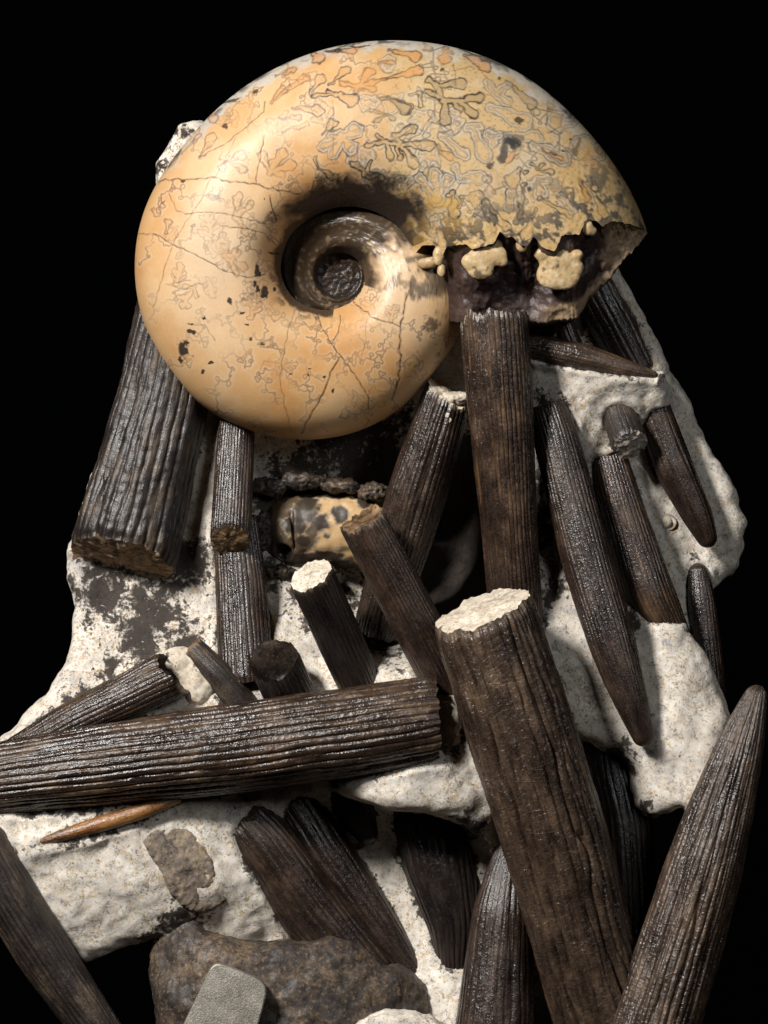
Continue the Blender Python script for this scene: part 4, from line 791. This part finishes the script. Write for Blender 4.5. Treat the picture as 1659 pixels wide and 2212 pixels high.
# pale lobes hanging from the break
def lobe(parts, seed, lo, hi):
    def fun(X, Y, Z):
        g = None
        for c, r in parts:
            e = ell(X, Y, Z, c, r); g = e if g is None else smin(g, e, 7)
        return g
    V, Q = blob(fun, lo, hi, 2.6, .9, 18., seed)
    k = fbm(V, 1 / 13., 3, seed + 3); k2 = fbm(V, 1 / 40., 2, seed + 9)
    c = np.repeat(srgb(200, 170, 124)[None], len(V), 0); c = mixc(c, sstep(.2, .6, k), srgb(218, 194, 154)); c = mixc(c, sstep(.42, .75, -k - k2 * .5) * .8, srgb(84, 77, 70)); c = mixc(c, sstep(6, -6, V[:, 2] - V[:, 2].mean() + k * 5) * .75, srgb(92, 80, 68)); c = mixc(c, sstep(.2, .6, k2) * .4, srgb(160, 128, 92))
    mesh_obj('suture_lobe', W(V) - amm_loc, Q, SHELL, parent=amm, attrs={'col': c, 'gloss': np.full(len(V), .4)})
lobe([((1046, 540, 236), (34, 32, 16)), ((1012, 576, 246), (19, 17, 10)), ((1034, 594, 244), (27, 20, 11)), ((1040, 566, 248), (26, 22, 10)), ((1066, 562, 246), (24, 19, 10)), ((1080, 577, 242), (11, 10, 9))], 5, (970, 490, 205), (1120, 635, 280))
lobe([((1190, 530, 224), (38, 34, 16)), ((1164, 558, 236), (18, 13, 10)), ((1184, 604, 226), (32, 29, 12)), ((1212, 606, 222), (33, 29, 12)), ((1196, 572, 232), (36, 20, 10)), ((1234, 586, 222), (19, 17, 11)), ((1240, 560, 226), (12, 11, 9))], 6, (1125, 480, 180), (1285, 660, 270))
lobe([((918, 577, 172), (19, 12, 9)), ((934, 573, 176), (11, 10, 8))], 7, (890, 553, 150), (958, 600, 198))
lobe([((1121, 540, 246), (13, 17, 10)), ((1128, 522, 238), (14, 16, 10))], 8, (1092, 490, 216), (1160, 570, 272))
lobe([((945, 562, 216), (12, 22, 9))], 9, (920, 528, 196), (972, 598, 238))
lobe([((952, 592, 172), (10, 14, 8))], 10, (930, 568, 152), (974, 616, 192))
lobe([((1258, 500, 218), (14, 18, 10)), ((1268, 510, 212), (13, 11, 9))], 12, (1230, 470, 190), (1294, 535, 242))
# ------------------------------------------------------------------ belemnites
def belemnite(label, st, ends=('hid', 'hid'), ribs=26, amp=.035, mat=None, endmat=None, cuts=(None, None), cup=(0, 0), jag=(.06, .06), furrows=(), sq=0.0, wob=.010,
              pitted=0.0, seed=0, wear=0.0, part=None, res=1.0, cracky=0.0, flat=1.0, rwarp=.22, bead=.010):
    st = np.array(st, float); pts = WP(st[:, :3]) / S; rad = st[:, 3] * (1 - st[:, 2] * S / D)
    seg = np.r_[0, np.cumsum(np.linalg.norm(np.diff(pts, axis=0), axis=1))]; L = seg[-1]
    nl = int(max(24, L / 4.2 * res)); v = np.linspace(0, L, nl)
    for e in (0, 1):                                  # denser rings towards a rounded tip
        if ends[e] == 'tip':
            r_e = rad[-e]; k = r_e * (1 - np.cos(np.linspace(0, np.pi / 2, 9)))
            v = np.unique(np.r_[v, k if e == 0 else L - k])
    nl = len(v)
    ker = np.hanning(15); ker /= ker.sum()
    def sm(val):
        if len(st) < 3: return np.interp(v, seg, val)
        vv = np.linspace(0, L, 240); y = np.interp(vv, seg, val); y2 = np.convolve(np.pad(y, 28, mode='reflect', reflect_type='odd'), np.hanning(57) / np.hanning(57).sum(), 'valid')
        return np.interp(v, vv, y2)
    C = np.stack([sm(pts[:, k]) for k in range(3)], 1); R = np.maximum(sm(rad), 1.0)
    A = np.gradient(C, axis=0); A /= np.linalg.norm(A, axis=1)[:, None]
    Vv = np.array([0, -1.0, 0]) - A * (A @ np.array([0, -1.0, 0]))[:, None]; Vv /= np.linalg.norm(Vv, axis=1)[:, None]
    Uu = np.cross(A, Vv)
    rm = rad.max(); nfr = int(max(rm * math.pi / 2.7, ribs / 2 * 8) * res); nbk = max(14, nfr // 4)
    th = np.r_[np.linspace(-1.75, 1.75, nfr, endpoint=False), np.linspace(1.75, 2 * np.pi - 1.75, nbk, endpoint=False)]
    nt = len(th)
    TH, VV = np.meshgrid(th, v, indexing='xy')         # (nl, nt)
    RR = np.repeat(R[:, None], nt, 1)
    q = np.stack([np.cos(TH).ravel() * 2.2, np.sin(TH).ravel() * 2.2, VV.ravel() / 170.], 1)
    warp = fbm(q, 1.0, 2, seed + 1).reshape(TH.shape)
    q2 = np.stack([np.cos(TH).ravel() * rm / 16, np.sin(TH).ravel() * rm / 16, VV.ravel() / 90.], 1)
    w2 = noise(q2, 1.0, seed + 2).reshape(TH.shape)
    ph = ribs * TH / (2 * np.pi) + warp * rwarp + w2 * rwarp * .35
    gv = np.abs((ph + .5) % 1 - .5) * 2; hrib = np.sqrt(np.clip(1 - (1 - np.clip(gv / .78, 0, 1)) ** 2.0, 0, 1))
    am = np.clip(.9 + .7 * noise(q2 * .6, 1.0, seed + 3).reshape(TH.shape), .15, 1.6)
    q3 = np.stack([np.cos(TH).ravel() * rm / 7, np.sin(TH).ravel() * rm / 7, VV.ravel() / 9.], 1)
    grit = noise(q3, 1.0, seed + 4).reshape(TH.shape)
    shape = np.ones_like(TH) + sq * np.cos(2 * TH) + wob * fbm(q * .8, 1.0, 3, seed + 6).reshape(TH.shape) * 3
    for t0, dp, wd in furrows:
        dt = (TH - t0 - .12 * warp + np.pi) % (2 * np.pi) - np.pi
        shape = shape - dp * np.exp(-(dt / wd) ** 2) * np.clip(.8 + .5 * w2, .3, 1.2)
    rib_in = amp * am * (hrib - .65)
    if pitted: rib_in = rib_in - pitted * np.clip(grit * .6 + noise(q3 * .5, 1, seed + 8).reshape(TH.shape) * .7, -.3, 1)
    if cracky:
        q4 = np.stack([np.cos(TH).ravel() * rm / 30, np.sin(TH).ravel() * rm / 30, VV.ravel() / 22.], 1)
        cr = np.abs(noise(q4, 1.0, seed + 12)).reshape(TH.shape); rib_in = rib_in - cracky * sstep(.07, .0, cr)
    Rf = RR * (shape + rib_in + bead * grit * hrib)
    off = np.zeros_like(TH)
    for e in (0, 1):
        dist = VV if e == 0 else L - VV; sgn = -1 if e == 0 else 1
        if ends[e] == 'tip':
            r_e = rad[-e]; x = np.clip(dist / r_e, 0, 1); Rf = Rf * np.sqrt(np.clip(1 - (1 - x) ** 2, 0.0004, 1))
        else:
            w_ = sstep(2.2 * R[-e], 0, dist)
            jn = fbm(np.stack([np.cos(th) * 2.4, np.sin(th) * 2.4, th * 0 + seed], 1), 1.0, 4, seed + 20, .65) * jag[e] * R[-e] * 1.3
            o_ = jn
            if cuts[e]: o_ = o_ + cuts[e][0] * R[-e] * np.cos(th - cuts[e][1])
            off += w_ * o_[None, :]
            Rf = Rf * (1 - .05 * sstep(.22 * R[-e], 0, dist))
    rings = C[:, None, :] + Rf[..., None] * (np.cos(TH)[..., None] * Vv[:, None, :] * flat + np.sin(TH)[..., None] * Uu[:, None, :]) + A[:, None, :] * off[..., None]
    vert = rings.reshape(-1, 3); F = grid_faces(nl, nt, True)
    buv = np.stack([(TH * rm + seed * 531.).ravel(), VV.ravel(), np.full(TH.size, seed * 3.1)], 1)
    wr = np.zeros(TH.size)
    for e in (0, 1):
        if ends[e] in ('cap',) and wear:
            dist = (VV if e == 0 else L - VV)
            wr = np.maximum(wr, (sstep(.22 * R[-e], 0, dist + grit * R[-e] * .12) * wear * np.clip(.5 + w2, 0, 1)).ravel())
    loc = pts[0] * S if pts[0][2] < pts[-1][2] else pts[-1] * S
    root = thing('belemnite', label, 'belemnite', loc, 'belemnites set in the limestone')
    tri = []; vs = vert
    mk_caps = []
    for e in (0, 1):
        ring = rings[0] if e == 0 else rings[-1]; ctr = ring.mean(0); ax = A[0] * -1 if e == 0 else A[-1]
        nr = 2 if ends[e] in ('hid', 'tip') else 18
        rr = np.linspace(1, 0, nr + 1)[1:]
        kk = np.hanning(2 * (nt // 10) + 3); kk /= kk.sum(); hw = len(kk) // 2
        rsm = np.stack([np.convolve(np.r_[ring[-hw:, c_], ring[:, c_], ring[:hw, c_]], kk, 'valid') for c_ in range(3)], 1)
        bl_ = np.clip((1 - rr) * 4, 0, 1)[:, None, None]
        P_ = ctr + ((ring - ctr)[None] * (1 - bl_) + (rsm - ctr)[None] * bl_) * rr[:, None, None]
        if ends[e] in ('cap', 'cup'):
            k = fbm(P_.reshape(-1, 3), 1 / 16., 3, seed + 30 + e).reshape(P_.shape[:2])
            prof_ = (1 - rr ** 2)[:, None] if ends[e] == 'cap' else sstep(1.0, .72, rr)[:, None]
            P_ = P_ + ax * (prof_ * cup[e] * R[-e] + k * (1.6 + R[-e] * .035) * np.minimum(1, (1 - rr) * 5)[:, None])[..., None]
        allv = np.concatenate([ring[None], P_]).reshape(-1, 3); Fc = grid_faces(nr + 1, nt, True)
        if e == 1: Fc = Fc[:, ::-1]
        mk_caps.append((ends[e], allv, Fc))
    base = vs; faces = F
    for kind, av, Fc in mk_caps:
        if kind in ('hid', 'tip'):
            faces = np.concatenate([faces, Fc + len(base)]); base = np.concatenate([base, av])
            buv = np.concatenate([buv, np.stack([av[:, 0], av[:, 2], av[:, 1]], 1)]); wr = np.r_[wr, np.zeros(len(av))]
    mat = mat or BEL
    mesh_obj(part or 'shaft', base * S - loc, faces[:, ::-1], mat, parent=root, attrs={'buv': buv, 'wear': wr})
    for kind, av, Fc in mk_caps:
        if kind in ('cap', 'cup'):
            mesh_obj('broken_end', av * S - loc, Fc[:, ::-1], endmat or END_PALE, parent=root, attrs={'stain_shade': np.zeros(len(av))})
    return root

for B in BELS:
    a = dict(B); belemnite(a.pop('label'), a.pop('st'), **a)
# ------------------------------------------------------------------ smaller things
# second polished fossil, mostly hidden
def second(X, Y, Z):
    xx = np.clip(np.abs(X - 700) - 62, 0, None); g = np.sqrt((xx * .9) ** 2 + (Y - 1144 + .06 * (X - 700)) ** 2 + (Z + 84) ** 2) - 84
    return smax(smax(g, -ell(X, Y, Z, (612, 1195, -18), (20, 24, 22)), 6), -(np.abs(X - 632 - .1 * (Y - 1144)) - 2.5 + np.clip(-14 - Z, 0, 99)), 4)
V, Q = blob(second, (520, 1040, -170), (880, 1250, 45), 3.5, 5.0, 46., 3, .12)
k = fbm(V, 1 / 38., 3, 61); k2 = fbm(V, 1 / 14., 3, 66)
c = np.repeat(srgb(204, 168, 120)[None], len(V), 0); c = mixc(c, sstep(.0, .6, k2 * .5 + k * .4), srgb(214, 186, 146))
blk = np.zeros(len(V))
for x, y, rx, ry in [(664, 1100, 30, 34), (640, 1135, 26, 20), (690, 1132, 22, 22), (600, 1190, 34, 30), (660, 1170, 28, 14), (640, 1210, 30, 18), (570, 1110, 22, 30), (790, 1080, 26, 14), (700, 1200, 40, 10), (586, 1072, 40, 14), (700, 1066, 120, 10), (720, 1225, 90, 12), (560, 1160, 20, 40), (735, 1110, 16, 20)]:
    blk = np.maximum(blk, sstep(1.25, .8, np.hypot((V[:, 0] - x) / rx, (V[:, 1] - y) / ry) + k * .5 + k2 * .3))
blk = np.maximum(blk, .9 * sstep(-.25, .25, (640 - V[:, 0]) / 90. + k + k2 * .5)); c = mixc(c, blk * .95, srgb(40, 36, 34)); c = mixc(c, np.exp(-((blk - .45) / .18) ** 2) * .6, srgb(150, 148, 146))
a2loc = W((700., 1240., -60.))
o = mesh_obj('fossil_shell', W(V), Q, SHELL, attrs={'col': np.clip(c, .004, .9), 'gloss': np.full(len(V), .3)}, origin=a2loc)
tag(o, 'small polished tan shell with black blotches in the recess below the ammonite', 'fossil')
# pebble and dark chip at the end of the long level belemnite
V, Q = blob(lambda X, Y, Z: smin(ell(X, Y, Z, (962, 1550, 205), (32, 42, 30)), ell(X, Y, Z, (968, 1588, 204), (24, 20, 24)), 8), (915, 1490, 160), (1010, 1620, 250), 2.6, 2.0, 18., 12)
tag(mesh_obj('pebble', W(V), Q, END_PALE, attrs={'stain_shade': np.zeros(len(V))}, origin=W((962., 1600., 200.))), 'cream pebble wedged between the long level belemnite and the thickest one', 'pebble')
V, Q = blob(lambda X, Y, Z: ell(X, Y, Z, (985, 1622, 192), (16, 32, 16)), (955, 1580, 165), (1012, 1665, 220), 2.4, 2.0, 12., 14)
tag(mesh_obj('dark_chip', W(V), Q, END_DARK, attrs={'stain_shade': np.zeros(len(V))}, origin=W((985., 1650., 190.))), 'small dark chip just below the cream pebble', 'rock chip')
# pale crumb lump between the hollowed belemnite and the dark ridge
V, Q = blob(lambda X, Y, Z: smin(ell(X, Y, Z, (398, 1424, 96), (52, 30, 30)), ell(X, Y, Z, (430, 1478, 104), (38, 46, 28)), 34), (330, 1370, 40), (485, 1540, 160), 3.0, 4.0, 34., 17, .4)
tag(mesh_obj('rock_crumb', W(V), Q, END_PALE, attrs={'stain_shade': np.clip(fbm(V, 1 / 30., 2, 4) * .5 + .1, 0, 1)}, origin=W((405., 1500., 110.))), 'cream rock lump between the hollowed belemnite end and the dark ridge', 'rock')
# dark ironstone lump at the bottom
LP = [(325, 2030), (336, 1996), (352, 1976), (392, 1958), (426, 1971), (450, 2004), (500, 2018), (550, 2027), (640, 2027), (710, 2015), (760, 2026), (800, 2058), (832, 2080), (872, 2080), (918, 2122), (926, 2165), (915, 2290), (350, 2290), (344, 2212), (330, 2110)]
LD = [(340, 2040, 120), (390, 1985, 130), (450, 2050, 190), (400, 2150, 190), (560, 2080, 200), (700, 2080, 190), (850, 2130, 150), (900, 2180, 130), (600, 2220, 215), (780, 2220, 190), (350, 2220, 150)]
V, Q = blob(slab_fun(LP, LD, 30, 46), (295, 1930, 0), (960, 2310, 250), 5.0, 6.0, 60., 23, .35)
N = vnormals(V, Q); V = V + N * (np.abs(noise(V, 1 / 15., 3)) * -3.5 + noise(V, 1 / 7., 4) * 1.0)[:, None]
tag(mesh_obj('ironstone_lump', W(V), Q, ROCK_DARK, attrs={'stain_shade': np.clip(.1 + .35 * fbm(V, 1 / 70., 2, 8), 0, .5)}, origin=W((620., 2290., 120.))), 'dark grey brown lumpy stone at the bottom, behind the metal bracket', 'stone')
# pale boulder at the bottom edge
BP = [(752, 2206), (790, 2180), (830, 2165), (880, 2166), (930, 2178), (972, 2206), (1000, 2250), (1000, 2300), (740, 2300)]
V, Q = blob(slab_fun(BP, [(760, 2210, 215), (850, 2190, 235), (960, 2220, 220), (850, 2280, 245)], 130, 34), (715, 2130, 100), (1035, 2315, 275), 4.0, 3.6, 26., 27, .5)
tag(mesh_obj('boulder', W(V), Q, ROCK, attrs={'stain_shade': np.zeros(len(V))}, origin=W((860., 2300., 180.))), 'rounded white rock showing at the bottom edge beside the dark stone', 'rock')
# metal bracket that carries the specimen
def rounded(poly, rads, seg=7):
    out = []
    P_ = [Vector(p) for p in poly]
    for i, p in enumerate(P_):
        a = (P_[i - 1] - p).normalized(); b = (P_[(i + 1) % len(P_)] - p).normalized(); r = rads[i]
        s0, s1 = p + a * r, p + b * r
        for k in range(seg + 1):
            t_ = k / seg; out.append(s0 * (1 - t_) ** 2 + p * 2 * t_ * (1 - t_) + s1 * t_ ** 2)
    return out
prof_b = rounded([(470, 2054), (588, 2102), (534, 2300), (352, 2300)], [24, 34, 2, 2])
Z0, Z1 = 222.0, 258.0
def bracket_ring(ins, d):
    c = Vector((480, 2180)); return [((p[0] - c.x) * (1 - ins / 90) + c.x, (p[1] - c.y) * (1 - ins / 110) + c.y, d - (p[1] - 2060) * -.06) for p in prof_b]
rings_ = [bracket_ring(0, Z0), bracket_ring(0, Z1 - 5), bracket_ring(1.2, Z1 - 1.6), bracket_ring(3.4, Z1)]
m = len(prof_b); vv = np.array([p for r in rings_ for p in r]); Fb = grid_faces(len(rings_), m, True).tolist() + [list(range(m))[::-1], list(range(3 * m, 4 * m))]
br = mesh_obj('bracket', W(vv), [tuple(q) for q in Fb], STEEL, smooth=False, origin=W((470., 2300., 240.)))
tag(br, 'grey rounded metal bracket plate at the bottom in front of the dark stone', 'bracket')
# pale crust left on the furrowed belemnite's top
V, Q = blob(lambda X, Y, Z: smin(ell(X, Y, Z, (985, 862, 96), (36, 14, 26)), ell(X, Y, Z, (968, 900, 112), (9, 24, 10)), 6), (935, 830, 50), (1040, 940, 140), 2.6, 3.0, 14., 33, .7)
tag(mesh_obj('rock_crust', W(V), Q, END_PALE, attrs={'stain_shade': np.zeros(len(V))}, origin=W((985., 880., 90.))), 'pale crust of rock clinging to the top of the furrowed belemnite', 'rock')
